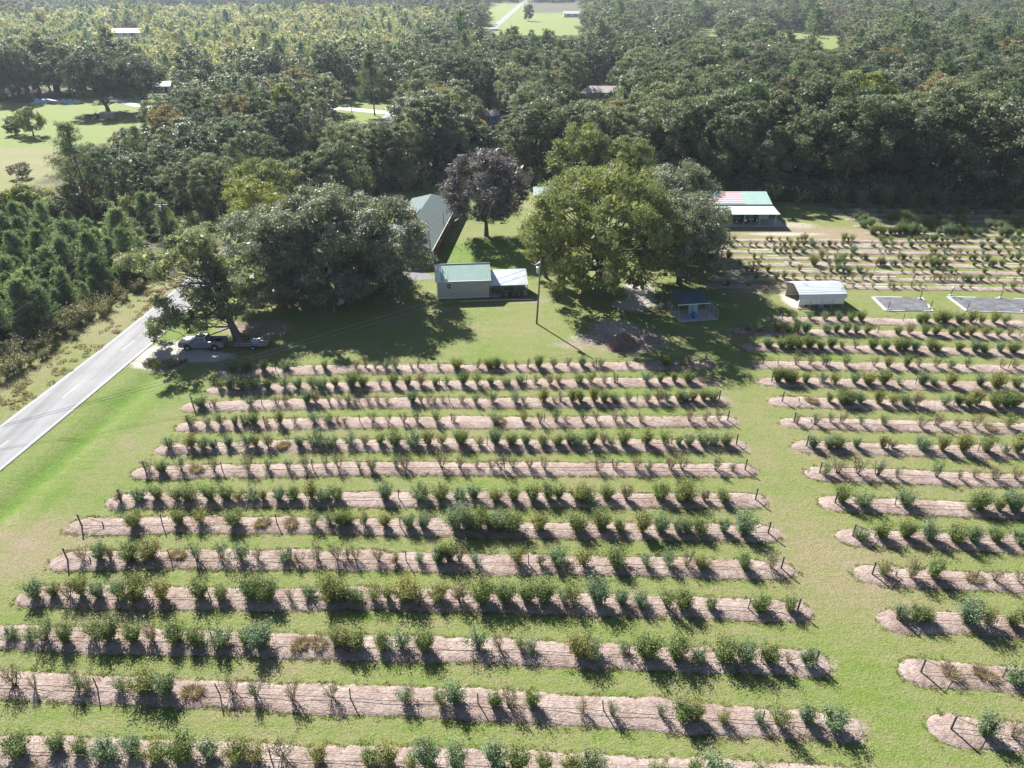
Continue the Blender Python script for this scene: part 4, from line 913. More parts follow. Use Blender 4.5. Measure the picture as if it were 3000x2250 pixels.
tree_at(1600, 812, 'pecan_tree', 'smaller yellow-green tree beside the porch of the tan shed', 'leaf_pecan', 8, H=11.5, R=4.6, base=0.08, lobes=26, lobe_r=0.28, tr=0.25, clumps=13, per=52, leaf=0.13)
tree_at(1990, 832, 'oak_tree', 'rounded grey-green oak left of the upper berry plot', 'leaf_oak', 9, H=14.6, R=7.4, base=0.04, lobes=58, shape=1.5, lobe_r=0.27, tr=0.42, **BIG)
tree_at(1965, 742, 'oak_tree', 'dark oak standing between the pavilion and the rounded yard oak', 'leaf_oak', 10, H=16, R=7.2, base=0.05, lobes=40, lobe_r=0.28, tr=0.4, **BIG)
tree_at(1425, 692, 'purple_tree', 'dark purple-leaved tree in the lawn behind the tan shed', 'leaf_purple', 11, H=16, R=8.2, base=0.10, lobes=54, lobe_r=0.24, tr=0.35, clumps=15, per=50, leaf=0.14)
tree_at(845, 425, 'columnar_tree', 'tall narrow yellow-green tree standing above the dark oaks', 'leaf_lime', 12, H=17.5, R=3.6, base=0.02, lobes=30, lobe_r=0.40, shape=0.8, tr=0.25, clumps=10, per=24, leaf=0.26)
tree_at(1408, 452, 'lime_green_tree', 'small bright lime-yellow tree in front of the woods', 'leaf_yellow', 13, H=9, R=3.6, base=0.05, lobes=20, lobe_r=0.34, tr=0.2, clumps=10, per=22, leaf=0.25)
tree_at(2605, 262, 'yellow_tree', 'small golden yellow tree high in the right woods', 'leaf_yellow', 14, H=15, R=2.8, base=0.3, lobes=16, lobe_r=0.38, tr=0.2, clumps=8, per=18, leaf=0.32)
tree_at(1700, 575, 'yellow_green_tree', 'yellow-green tree right behind the huge yard tree', 'leaf_pecan', 15, H=15.5, R=7, base=0.08, lobes=32, lobe_r=0.28, tr=0.4, clumps=13, per=44, leaf=0.16)
tree_at(1840, 590, 'yellow_green_tree', 'olive green tree between the yard tree and the woods', 'leaf_pecan', 16, H=14, R=6.2, base=0.08, lobes=28, lobe_r=0.28, tr=0.4, clumps=13, per=44, leaf=0.16)
tree_at(318, 327, 'oak_tree', 'large dark oak with a leaning trunk over the meadow junk', 'leaf_dark', 17, H=19.5, R=10.8, base=0.20, lobes=54, lobe_r=0.25, tr=0.6, lean=(-3.5, 0), clumps=12, per=34, leaf=0.24)
tree_at(427, 324, 'oak_tree', 'second dark meadow oak beside the white building', 'leaf_dark', 18, H=17.5, R=9.4, base=0.24, lobes=46, lobe_r=0.26, tr=0.5, lean=(-1.5, 0), clumps=12, per=34, leaf=0.24)
tree_at(280, 655, 'pine_tree', 'lone tall open pine above the young pine plantation', 'needle', 19, kind='pine', bark='bark_pine', H=19, R=5.6, base=0.42, whorls=13, per=5, tuft=26, leaf=0.42, lean=(-1.2, 1.0))
tree_at(1098, 338, 'pine_tree', 'dark pine standing alone in the bright side-road clearing', 'needle', 20, kind='pine', bark='bark_pine', H=20, R=6.2, base=0.30, whorls=12, per=6, tuft=22, leaf=0.7)
tree_at(98, 398, 'meadow_tree', 'small round tree standing in the left meadow', 'leaf_pecan', 21, H=8.5, R=3.8, base=0.05, lobes=20, lobe_r=0.34, tr=0.2, clumps=10, per=22, leaf=0.26)
tree_at(48, 394, 'meadow_tree', 'low bushy tree touching the small round meadow tree', 'leaf_dark', 22, H=5, R=2.8, base=0.02, lobes=14, lobe_r=0.4, tr=0.15, clumps=10, per=18, leaf=0.26)
tree_at(65, 520, 'meadow_tree', 'grey twiggy bush at the lower meadow edge', 'leaf_grey', 23, H=3.4, R=2.2, base=0.02, lobes=12, lobe_r=0.4, tr=0.1, clumps=8, per=14, leaf=0.2)
tree_at(78, 628, 'lime_green_tree', 'bright green bushy tree below the meadow, right one', 'leaf_lime', 24, H=6.2, R=3.0, base=0.02, lobes=18, lobe_r=0.36, tr=0.15, clumps=10, per=24, leaf=0.22)
tree_at(22, 640, 'lime_green_tree', 'bright green bushy tree below the meadow, at the photo edge', 'leaf_lime', 25, H=5.2, R=2.8, base=0.02, lobes=16, lobe_r=0.36, tr=0.15, clumps=10, per=24, leaf=0.22)
tree_at(1548, 62, 'field_tree', 'lone dark conical tree in the far green field', 'leaf_dark', 26, H=15, R=4.6, base=0.02, lobes=18, lobe_r=0.4, tr=0.25, clumps=8, per=14, leaf=0.6)

# ------------------------------------------------------------------ buildings
def E(name, px_, py_, rz, label, cat, group=None):
    q = G(px_, py_); return empty(name, (q[0], q[1], 0), rz, 1.0, label, cat, group)
def W2(e, u, v):   # local -> world ground
    c, s = math.cos(e.rotation_euler[2]), math.sin(e.rotation_euler[2]); return e.location[0] + c * u - s * v, e.location[1] + s * u + c * v
def ribbed(name, a, b, c, d, mat, parent, th=0.05, pitch=0.3, rib=0.022, **kw):
    """metal sheet a,b (low edge) c,d (high edge, c above b) with raised ribs running up the slope"""
    a, b, c, d = (np.asarray(q, float) for q in (a, b, c, d)); mb = MB(); mb.slab([a, b, c, d], th)
    n = max(2, int(np.linalg.norm(b - a) / pitch)); nn = np.cross(b - a, d - a); nn = nn / np.linalg.norm(nn) * rib
    for i in range(1, n):
        t = i / n; lo = a + (b - a) * t; hi = d + (c - d) * t; w = (b - a) / np.linalg.norm(b - a) * 0.022
        mb.add([lo - w, lo + w, hi + w, hi - w, lo - w * .5 + nn, lo + w * .5 + nn, hi + w * .5 + nn, hi - w * .5 + nn], [(0, 1, 5, 4), (1, 2, 6, 5), (2, 3, 7, 6), (3, 0, 4, 7), (4, 5, 6, 7)])
    return mb.build(name, mat, parent, **kw)
def window(parent, x, z, w, h, y=-0.02, panes=2, face=-1):
    f = MB(); t = 0.07
    f.box((x, y, z + h / 2), (w + 2 * t, 0.06, t)).box((x, y, z - h / 2), (w + 2 * t, 0.06, t)).box((x - w / 2 - t / 2, y, z), (t, 0.06, h - t)).box((x + w / 2 + t / 2, y, z), (t, 0.06, h - t)).box((x, y - .004, z), (w, 0.05, 0.05))
    o = f.build('window', M['white'], parent)
    for k in range(panes): MB().box((x, y + 0.012, z - h / 4 + k * h / 2), (w - 0.002, 0.02, h / 2 - 0.09)).build('pane', M['glass'], o)
    return o
# tan metal shed with porch
sh = E('metal_shed', 1283, 875, math.atan2(0.7, 7.9), 'tan metal shed with pale green ribbed roof and one window', 'shed')
Wd, Dp = 7.9, 6.0; hw = 3.0; xr, yr = W2(sh, 4, Dp / 2); zr = Zat(xr, yr, 773)
w = MB(); w.box((Wd / 2, 0.05, hw / 2), (Wd, 0.1, hw)).box((Wd / 2, Dp - .05, hw / 2), (Wd, 0.1, hw)).box((0.05, Dp / 2, hw / 2), (0.1, Dp - 0.2, hw)).box((Wd - .05, Dp / 2, hw / 2), (0.1, Dp - 0.2, hw))
for xx in np.arange(0.15, Wd, 0.30): w.box((xx, -0.012, hw / 2), (0.05, 0.03, hw - 0.02))
for xx in (0.003, Wd - 0.003):
    w.add([(xx - .003, 0.02, hw), (xx + .003, 0.02, hw), (xx + .003, Dp - .02, hw), (xx - .003, Dp - .02, hw), (xx - .003, Dp / 2, zr - .1), (xx + .003, Dp / 2, zr - .1)], [(0, 3, 4), (1, 5, 2), (0, 4, 5, 1), (4, 3, 2, 5)])
w.build('wall', M['siding'], sh)
ov = 0.35; ez = hw + 0.04; sl = (zr - hw) / (Dp / 2)
eave = ez - sl * ov
ribbed('roof_panel', (0.55, -ov, eave), (Wd + .3, -ov, eave), (Wd + .3, Dp / 2, zr), (0.55, Dp / 2, zr), M['greenroof'], sh, pitch=0.26)
ribbed('roof_panel', (-.3, -ov, eave), (0.547, -ov, eave), (0.547, Dp / 2, zr), (-.3, Dp / 2, zr), M['white'], sh, pitch=0.4, label='plain white sheet at the left end of the roof')
ribbed('roof_panel', (Wd + .3, Dp + ov, eave), (-.3, Dp + ov, eave), (-.3, Dp / 2 + .004, zr), (Wd + .3, Dp / 2 + .004, zr), M['greenroof'], sh)
MB().bar((-.32, Dp / 2, zr + .03), (Wd + .32, Dp / 2, zr + .03), 0.06, 6).build('ridge_cap', M['galv'], sh)
MB().box((Wd / 2, -ov - .05, eave - .03), (Wd + .6, 0.09, 0.1)).build('gutter', M['white'], sh)
MB().bar((-.06, -.08, 0), (-.06, -.08, eave - .1), 0.04, 6).build('downspout', M['white'], sh)
window(sh, 1.75, 1.95, 0.72, 0.85, -0.03)
MB().box((Wd / 2, -0.02, 0.06), (Wd + 0.02, 0.05, 0.12)).build('base_trim', M['white'], sh)
# porch roof
x0, x1 = Wd + 0.06, Wd + 6.0; fy = -0.1; by = 3.6
zf = Zat(*W2(sh, 10, fy), 836); zb = Zat(*W2(sh, 10, by), 789)
ribbed('porch_roof', (x0, fy, zf), (x1, fy, zf), (x1, by, zb), (x0, by, zb), M['galv'], sh, pitch=0.33)
for xx in (x0 + .2, x0 + 2, x0 + 4, x1 - .15): MB().box((xx, fy + .15, zf / 2 - .04), (0.1, 0.1, zf - .1)).build('porch_post', M['wood'], sh)
MB().box(((x0 + x1) / 2, by - .1, zb / 2 - .06), (x1 - x0 - .1, 0.1, zb - .12)).build('porch_wall', M['beige'], sh)
MB().box(((x0 + x1) / 2, (fy + by) / 2, 0.05), (x1 - x0 - .05, by - fy - .3, 0.1)).build('porch_floor', M['concrete'], sh)
MB().box(((x0 + x1) / 2 + 1, fy + .12, 0.35), (3.6, 0.05, 0.08)).box(((x0 + x1) / 2 + 1, fy + .12, 0.75), (3.6, 0.05, 0.06)).build('rail', M['white'], sh)
MB().box((x0 + 1.2, 2.6, 0.55), (1.2, 0.7, 0.9)).box((x0 + 1.2, 2.6, 1.05), (1.3, 0.8, 0.06)).build('workbench', M['wood'], sh)
for k, (u, s) in enumerate(((9.9, .45), (11.0, .5), (12.0, .4), (12.9, .45))):
    q = W2(sh, u, -0.35); plant('potted_plant', [joint_mesh('porch_plant%d' % k, shrub(1100 + k, 1.9, 1.0, 10, 50, 0.10, 0.1), M['cane'], M['leaf_dark'])], (q[0], q[1], 0), k, s + .2, 'dark leafy plant along the porch front, %s from the shed wall' % ordw(k + 1), 'plant', 'plants along the porch front', ('foliage',))
# white pipe on the lawn
q0, q1 = G(1347, 885), G(1563, 880); mb = MB(); mb.bar((q0[0], q0[1], .1), (q1[0] - 4.2, q1[1] - .03, .1), 0.07, 8); mb.bar((q1[0] - 4.3, q1[1], .12), (q1[0], q1[1], .12), 0.10, 8)
mb.build('drain_pipe', M['whiteboard'], None, label='long white drain pipe lying on the lawn below the shed', cat='pipe')

# pavilion with the painted flag
pv = E('pavilion', 2138, 663, 0.0, 'open-fronted pavilion with pale green roof and a painted flag', 'pavilion')
ezp = Zat(*W2(pv, 4, -.5), 628); L0, L1 = -3.9, 9.35; y1_, y2_ = 4.4, 9.0
zl = Zat(*W2(pv, 4, y1_), 601); zm = zl + 0.22; zt = Zat(*W2(pv, 4, y2_), 561)
ribbed('porch_roof', (L0, -.5, ezp), (L1, -.5, ezp), (L1 - .1, y1_, zl), (L0 + .1, y1_, zl), M['palegreen'], pv, pitch=0.3)
ribbed('roof_panel', (L0 + .2, y1_ - .25, zm), (L1 - .2, y1_ - .25, zm), (L1 - .2, y2_, zt), (L0 + .2, y2_, zt), M['greenroof'], pv, pitch=0.3)
ribbed('roof_panel', (L1 - .2, 2 * y2_ - y1_, zm), (L0 + .2, 2 * y2_ - y1_, zm), (L0 + .2, y2_ + .004, zt), (L1 - .2, y2_ + .004, zt), M['greenroof'], pv, pitch=0.3)
# flag: stripes, canton and stars laid on the roof sheet
fo = np.array([L0 + .25, y1_ - .25, zm]); fu = np.array([1.0, 0, 0]); fv = np.array([0, y2_ - y1_ + .25, zt - zm]); fL = np.linalg.norm(fv); fv = fv / fL; fn = np.cross(fu, fv)
FW, FH = 7.4, fL * 0.90; b0 = fo + fv * fL * 0.05 + fn * 0.034; fl_ = MB()
def fq(u0, u1, v0, v1, mi, lift=0.0):
    fl_.add([b0 + fu * a_ + fv * c_ + fn * lift for a_, c_ in ((u0, v0), (u1, v0), (u1, v1), (u0, v1))], [(0, 1, 2, 3)], mi)
for k in range(13): fq(0 if k < 7 else FW * .4, FW, FH * k / 13, FH * (k + 1) / 13, 0 if k % 2 == 0 else 1)
fq(0, FW * .4, FH * 6 / 13 * 0 + FH * 7 / 13, FH, 2, 0.0)
for r_ in range(9):
    for c_ in range(6 if r_ % 2 == 0 else 5):
        u_ = FW * .4 * ((c_ + (0.5 if r_ % 2 == 0 else 1.0)) / 6); v_ = FH * 7 / 13 + FH * 6 / 13 * (r_ + 0.7) / 9.4; pts = []
        for k in range(10):
            ra = 0.13 if k % 2 == 0 else 0.055; an = math.pi / 2 + k * math.pi / 5; pts.append(b0 + fu * (u_ + ra * math.cos(an)) + fv * (v_ + ra * math.sin(an)) + fn * 0.006)
        fl_.add(pts, [tuple(range(10))], 1)
fl_.build('painted_flag', [M['flag_red'], M['flag_white'], M['flag_blue']], pv, label='faded flag with stars and stripes painted on the roof')
for k in range(5): MB().box((-3.45 + k * 3.05 + .0, 0, ezp / 2), (0.13, 0.13, ezp - .1)).build('post', M['beige'], pv)
MB().box(((L0 + L1) / 2, y1_ + .05, zm / 2), (L1 - L0 - 1.0, 0.1, zm - .1)).box((L0 + .5, y2_, zm / 2), (0.1, 9, zm - .1)).box((L1 - .5, y2_, zm / 2), (0.1, 9, zm - .1)).box(((L0 + L1) / 2, 2 * y2_ - y1_ - .1, zm / 2), (L1 - L0 - 1.0, 0.1, zm - .1)).build('wall', M['beige'], pv)
for s_ in (L0 + .45, L1 - .45): MB().slab([(s_, y1_, zm - .1), (s_, 2 * y2_ - y1_, zm - .1), (s_, y2_, zt - .1)], 0.06).build('gable', M['beige'], pv)
MB().box((6.2, y1_ - .02, 1.0), (0.9, 0.05, 2.0)).build('door', M['dark'], pv)
window(pv, 4.6, 1.5, 0.8, 0.7, y1_ - .02)
MB().box((3.3, 2.2, 0.05), (15, 5.2, 0.1)).build('floor_slab', M['concrete'], pv)
def tractor(loc, rz, sc, label, body='greentractor', rim='yellow'):
    e = empty('tractor', loc, rz, sc, label, 'tractor')
    MB().box((-0.75, 0, 0.85), (1.5, 0.6, 0.5)).box((-1.48, 0, 0.8), (0.08, 0.5, 0.4)).build('hood', M[body], e); MB().box((0, 0, 0.6), (2.6, 0.4, 0.3)).build('chassis', M['dark'], e)
    MB().box((0.45, 0, 0.95), (0.5, 0.5, 0.12)).box((0.7, 0, 1.25), (0.12, 0.5, 0.5)).build('seat', M['dark'], e)
    for s_ in (-1, 1):
        MB().box((0.75, s_ * .62, 1.2), (1.0, 0.35, 0.06)).build('fender', M[body], e)
        for x_, r_, w_ in ((0.75, 0.62, 0.34), (-1.05, 0.4, 0.22)):
            t_ = MB(); t_.bar((x_, s_ * .62 - w_ / 2, r_), (x_, s_ * .62 + w_ / 2, r_), r_, 16); o = t_.build('wheel', M['rubber'], e); MB().bar((x_, s_ * .62 - w_ / 2 - .01, r_), (x_, s_ * .62 + w_ / 2 + .01, r_), r_ * .5, 12).build('rim', M[rim], o)
    MB().bar((-0.05, 0, 0.9), (0.12, 0, 1.35), 0.025, 6).build('steering_column', M['dark'], e)
    for s_ in (-1, 1): MB().bar((0.95, s_ * .5, 1.2), (0.95, s_ * .5, 2.0), 0.03, 6).build('roll_bar', M['dark'], e)
    return e
q = W2(pv, 2.6, 2.2); tractor((q[0], q[1], 0.1), 0.1, 1.0, 'dark green tractor parked under the pavilion roof', rim='galv')
q = W2(pv, 5.3, 2.6); tractor((q[0], q[1], 0.1), 0.2, 0.72, 'small blue riding mower under the pavilion beside the tractor', body='tarp', rim='galv')
q = W2(pv, -3.0, 3.2); mb = MB(); mb.box((0, 0, .82), (1.8, .8, .06)); [mb.box((a_, b_, .4), (.07, .07, .8)) for a_ in (-.8, .8) for b_ in (-.3, .3)]; mb.box((.2, .1, 1.05), (.6, .45, .4))
o = mb.build('workbench', M['wood'], None, label='cluttered wooden bench at the left end of the pavilion', cat='bench'); o.location = (q[0], q[1], 0.1)

# arched carport
cp = E('carport', 2338, 906, math.atan2(0.3, 6.5), 'arched metal carport with white side panels and worn pale roof', 'carport')
CW, CD = 6.7, 5.2; zc_ = 2.25; zrg = Zat(*W2(cp, 3, CD / 2), 829)
prof = [(-.12, 1.72), (-.13, 2.05), (-.10, 2.22), (.02, 2.33)]
for t in np.linspace(0.08, 0.92, 29): prof.append((CD * t, 2.36 + (zrg - 2.36) * (1 - abs(2 * t - 1) ** 1.08) + (0.045 if len(prof) % 2 else 0.0)))
prof += [(CD - .02, 2.33), (CD + .10, 2.22), (CD + .14, 2.0), (CD + .12, 1.72)]
V = [(-.25, y_, z_) for y_, z_ in prof] + [(CW + .25, y_, z_) for y_, z_ in prof] + [(-.25, y_, z_ - .04) for y_, z_ in prof] + [(CW + .25, y_, z_ - .04) for y_, z_ in prof]; n = len(prof)
mb = MB(); mb.add(V, [(i, n + i, n + i + 1, i + 1) for i in range(n - 1)] + [(2 * n + i + 1, 3 * n + i + 1, 3 * n + i, 2 * n + i) for i in range(n - 1)] + [(i + 1, 2 * n + i + 1, 2 * n + i, i) for i in range(n - 1)] + [(n + i, 3 * n + i, 3 * n + i + 1, n + i + 1) for i in range(n - 1)])
rm, rnt, rp = newmat('carport_roof'); v = coords(rnt); n1 = noise(rnt, 0.5, 3, 0.5, v); n2 = noise(rnt, 1.0, 3, 0.6, coords(rnt, (0.4, 3.5, 1)))
r = ramp(rnt, [(0.58, (0.58, 0.61, 0.62)), (0.66, (0.36, 0.46, 0.43))]); rnt.links.new(n1.outputs['Fac'], r.inputs[0]); rnt.links.new(mix(rnt, 0.4, r.outputs[0], n2.outputs['Fac'], 'OVERLAY'), rp.inputs['Base Color']); rp.inputs['Roughness'].default_value = 0.5
mb.build('roof', rm, cp)
for k in range(5):
    for y_ in (0.0, CD): MB().box((k * CW / 4, y_, 1.0), (0.07, 0.07, 2.02)).build('post', M['beige'], cp)
for k in range(4):
    MB().box(((k + .5) * CW / 4, -.05, 1.27), (CW / 4 - .09, 0.03, 1.02)).build('side_panel', M['white'], cp); MB().box(((k + .5) * CW / 4, CD + .05, 1.1), (CW / 4 - .09, 0.03, 1.9)).build('side_panel', M['beige'], cp)
for y_ in (0, CD): MB().box((CW / 2, y_, .07), (CW, .1, .12)).build('base_rail', M['wood'], cp)
for k, (u, v_, sx, sy, sz, mt, nm_, lb) in enumerate([(.9, 1.2, .9, .7, .8, 'whiteboard', 'crate', 'white crate at the left end inside the carport'), (2.2, .9, 1.2, .8, .7, 'wood', 'pallet_stack', 'wooden pallets stacked inside the carport'), (3.6, .8, .9, .7, .6, 'tarp', 'storage_bin', 'blue bin under the carport between the panels'), (5.0, 1.2, 1.1, .8, .7, 'wood', 'crate', 'brown crate at the right end inside the carport')]):
    qx, qy = W2(cp, u, v_); mb = MB()
    for j in range(4): mb.box((0, 0, sz * (j + .5) / 4), (sx * (1 - .02 * (j % 2)), sy * (1 - .02 * (j % 2)), sz / 4 - .02))
    for a_ in (-.45, .45): mb.box((a_ * sx, 0, sz / 2), (.08, sy * 1.01, sz))
    o = mb.build(nm_, M[mt], None, label=lb, cat=nm_.replace('_', ' ')); o.location = (qx, qy, 0.01)

# pump shelter
ps = E('pump_shelter', 1990, 944, math.atan2(.9, 5.6), 'small open pump shelter with dark green roof in tree shade', 'shelter')
MB().box((2.8, 1.9, .06), (5.7, 3.9, .12)).build('floor_slab', M['concrete'], ps)
zf = Zat(*W2(ps, 2, .9), 890); zb = Zat(*W2(ps, 2, 4.4), 853)
ribbed('roof', (-.1, .9, zf), (4.75, .9, zf), (4.75, 4.4, zb), (-.1, 4.4, zb), plain('dkgreen', (0.065, 0.105, 0.125), 0.55), ps, pitch=.28)
MB().box((2.3, .86, zf - .06), (4.9, .05, .1)).build('fascia', M['white'], ps)
for u, v_ in ((.15, 1.1), (4.5, 1.1), (.15, 4.2), (4.5, 4.2), (2.3, 1.1)):
    z_ = zf + (zb - zf) * (v_ - .9) / 3.5; MB().box((u, v_, z_ / 2 - .03), (.1, .1, z_ - .1)).build('post', M['wood'], ps)
mb = MB(); [mb.bar((a_, .95, .75), (b_, .95, .75), .025, 6) for a_, b_ in ((.7, 3.4),)]; mb.bar((.7, .95, .1), (.7, .95, .75), .025, 6); mb.bar((3.4, .95, .1), (3.4, .95, .75), .025, 6); mb.build('rail', M['galv'], ps)
qx, qy = W2(ps, 2.9, 2.6); mb = MB(); mb.box((0, 0, .95), (1.3, .7, 1.7)).box((0, -.36, .95), (1.2, .03, 1.6)).box((.5, -.39, 1.0), (.05, .05, .2)); o = mb.build('cabinet', M['bluepaint'], None, label='pale turquoise cabinet under the pump shelter roof', cat='cabinet'); o.location = (qx, qy, .1)
def barrel(px_, py_, z, label):
    q = G(px_, py_); t = np.linspace(0, 1, 9); mb = MB(); mb.tube([(0, 0, .9 * k) for k in t], [.28 + .03 * math.sin(math.pi * k) + (.015 if i in (3, 5) else 0) for i, k in enumerate(t)], 14)
    o = mb.build('barrel', M['bluebarrel'], None, True, label=label, cat='barrel'); o.location = (q[0], q[1], z)
barrel(2030, 934, .12, 'bright blue plastic barrel in front of the pump shelter')
fe = empty('chain_link_fence', (*W2(ps, 0, 0), 0), ps.rotation_euler[2], 1.0, 'galvanised chain-link fence around the pump shelter slab', 'fence')
runs = [((5.75, -.05), (5.75, 4.4)), ((-.15, 0), (-.15, 4.4))]
for (a_, b_) in runs:
    a_ = np.array(a_); b_ = np.array(b_); Ln = np.linalg.norm(b_ - a_); d = (b_ - a_) / Ln
    for k in range(4): q = a_ + d * Ln * k / 3; MB().bar((*q, 0), (*q, 1.5), .03, 6).build('fence_post', M['galv'], fe)
    MB().bar((*a_, 1.48), (*b_, 1.48), .022, 6).build('top_rail', M['galv'], fe); mb = MB()
    for k in np.arange(-1.5, Ln, .16):
        for s_ in (1, -1):
            u0, u1 = (k, k + 1.45) if s_ > 0 else (k + 1.45, k); z0, z1 = .04, 1.46
            c0, c1 = max(0, min(Ln, u0)), max(0, min(Ln, u1)); f = lambda uu: z0 + (uu - u0) / (u1 - u0) * (z1 - z0)
            if abs(c1 - c0) > .05: mb.bar((*(a_ + d * c0), f(c0)), (*(a_ + d * c1), f(c1)), .004, 3)
    mb.build('mesh', M['galv'], fe)

# brick house
hs = empty('brick_house', (-13.9, 119.6, 0), math.atan2(0.996, 0.085) - math.pi / 2, 1.0, 'long low brick house with a grey-green shingle roof and chimney', 'house')
HW, HL, he = 9.0, 31.0, 2.65; hr = 4.9; o_ = .5
def hq(name, pts, mat, th=.12, par=hs, **kw): return MB().slab(pts, th).build(name, mat, par, **kw)
hip = 4.3
R0, R1_ = (-HW / 2, hip * .25, hr), (-HW / 2, HL - hip, hr)
A, B, C_, D_ = (o_, -o_, he), (o_, HL + o_, he), (-HW - o_, HL + o_, he), (-HW - o_, -o_, he)
for pts in ([A, B, R1_, R0], [C_, D_, R0, R1_], [B, C_, R1_], [D_, A, R0]): hq('roof_slope', pts, M['shingle'])
for k in range(1, 16):      # shingle courses on the slope that faces the lawn
    t = k / 16; a_ = np.array(A) * (1 - t) + np.array(R0) * t; b_ = np.array(B) * (1 - t) + np.array(R1_) * t; MB().bar(a_ + [.01, 0, .012], b_ + [.01, 0, .012], .018, 4).build('shingle_course', M['shingle'], hs)
w = MB(); w.box((-.1, HL / 2 + 3.2, he / 2), (.2, HL - 6.4, he)).box((-HW + .1, HL / 2 + 3.2, he / 2), (.2, HL - 6.4, he)).box((-HW / 2, HL - .1, he / 2), (HW - .4, .2, he)).box((-HW / 2, 6.4, he / 2), (HW - .4, .2, he)).build('wall', M['brick'], hs)
for x_, y_ in ((-.15, .2), (-.15, 3.2), (-HW + .2, .2), (-HW / 2, .2)): MB().box((x_, y_, he / 2), (.2, .2, he)).build('carport_post', M['white'], hs)
MB().box((-HW / 2, 3, .04), (HW, 6.4, .08)).build('carport_floor', M['concrete'], hs)
for y_ in (10, 15, 20, 26): 
    MB().box((.03, y_, 1.5), (.05, 1.2, 1.1)).build('window', M['white'], hs); MB().box((.06, y_, 1.5), (.03, 1.05, .95)).build('pane', M['glass'], hs)
MB().box((o_ + .02, HL / 2, he - .06), (.06, HL + 2 * o_, .16)).build('fascia', M['white'], hs); MB().box((-HW / 2, -o_ - .02, he - .06), (HW + 2 * o_, .06, .16)).build('fascia', M['white'], hs)
MB().box((-HW / 2 - .7, 11, hr + .1), (1.5, .95, 2.0)).box((-HW / 2 - .7, 11, hr + 1.14), (1.65, 1.1, .12)).box((-HW / 2 - .7, 11, hr + 1.28), (.8, .5, .2)).build('chimney', M['brick'], hs)
MB().slab([(-HW / 2 - .1, 12.6, hr + .05), (-HW / 2 - 2.6, 12.6, hr - .9), (-HW / 2 - 2.6, 16, hr - .9), (-HW / 2 - .1, 16, hr + .05)], .1).build('roof_saddle', M['shingle'], hs)
qx, qy = W2(hs, -6.5, 3.2)
# parked car under the house carport
def car(loc, rz, label):
    e = empty('parked_car', loc, rz, 1.0, label, 'car')
    MB().prism([(-2.2, .35), (-2.25, .7), (-1.3, .9), (2.1, .95), (2.25, .7), (2.2, .35)], -.85, .85).build('body', M['dark'], e); MB().prism([(-1.2, .9), (-.5, 1.4), (1.2, 1.42), (1.9, .94)], -.75, .75).build('cabin', M['glass'], e)
    for x_ in (-1.4, 1.4):
        for s_ in (-1, 1): MB().bar((x_, s_ * .7, .32), (x_, s_ * .9, .32), .32, 12).build('wheel', M['rubber'], e)
    for s_ in (-.6, .6): MB().box((-2.26, s_, .68), (.04, .35, .15)).build('headlight', M['chrome'], e)
car((qx, qy, .08), hs.rotation_euler[2] + math.pi / 2, 'dark car parked nose out under the house carport')
# small outbuilding behind the lawn
ob = E('outbuilding', 1566, 606, 0.0, 'small beige outbuilding with a grey-green roof behind the yard tree', 'shed')
MB().box((2.2, .05, 1.3), (4.4, .1, 2.6)).box((.05, 2.2, 1.3), (.1, 4.2, 2.6)).box((4.35, 2.2, 1.3), (.1, 4.2, 2.6)).box((2.2, 4.35, 1.3), (4.2, .1, 2.6)).build('wall', M['beige'], ob)
ribbed('roof', (-.3, -.35, 2.55), (4.7, -.35, 2.55), (4.7, 2.2, 3.7), (-.3, 2.2, 3.7), M['palegreen'], ob); ribbed('roof', (4.7, 4.75, 2.55), (-.3, 4.75, 2.55), (-.3, 2.204, 3.7), (4.7, 2.204, 3.7), M['palegreen'], ob)
MB().box((1.2, -.02, 1.0), (.9, .05, 2.0)).build('door', M['whiteboard'], ob)
# distant buildings
def barn(px_, py_, w_, d_, h_, rise, wall, roof, rz, name, label):
    e = E(name, px_, py_, rz, label, 'building')
    MB().box((0, 0, h_ / 2), (w_, d_, h_)).build('wall', M[wall], e)
    MB().slab([(-w_ / 2 - .4, -d_ / 2 - .4, h_), (w_ / 2 + .4, -d_ / 2 - .4, h_), (w_ / 2 + .4, 0, h_ + rise), (-w_ / 2 - .4, 0, h_ + rise)], .1).build('roof', M[roof], e)
    MB().slab([(w_ / 2 + .4, d_ / 2 + .4, h_), (-w_ / 2 - .4, d_ / 2 + .4, h_), (-w_ / 2 - .4, .01, h_ + rise), (w_ / 2 + .4, .01, h_ + rise)], .1).build('roof', M[roof], e)
    for s_ in (-1, 1): MB().add([(s_ * w_ / 2, -d_ / 2, h_), (s_ * w_ / 2, d_ / 2, h_), (s_ * w_ / 2, 0, h_ + rise - .12)], [(0, 1, 2)]).build('gable', M[wall], e)
    MB().box((w_ * .25, -d_ / 2 - .03, h_ * .42), (w_ * .16, .06, h_ * .8)).build('door', M['dark'], e)
    for k in (-.3, 0): MB().box((w_ * k, -d_ / 2 - .03, h_ * .6), (w_ * .1, .06, h_ * .3)).build('window', M['glass'], e)
    return e
barn(376, 105, 24, 10, 2.6, 2.6, 'white', 'white', 0.0, 'white_barn', 'long white metal barn far off in the regrowth')
barn(482, 268, 6.5, 5, 2.4, 1.6, 'white', 'white', 0.1, 'white_house', 'bright white building beside the second meadow oak')
barn(1440, 360, 4.2, 4, 2.6, 1.3, 'tarp', 'pinkroof', 0.2, 'garden_shed', 'little blue shed with a pinkish roof hidden among woods')
barn(1760, 288, 11, 7, 2.6, 2.0, 'whiteboard', 'pinkroof', -0.05, 'old_house', 'ramshackle house with pale tin roof deep in the woods')
barn(1898, 96, 9, 7, 3, 2, 'white', 'white', 0.0, 'white_house', 'tiny white house far back in the right woods')
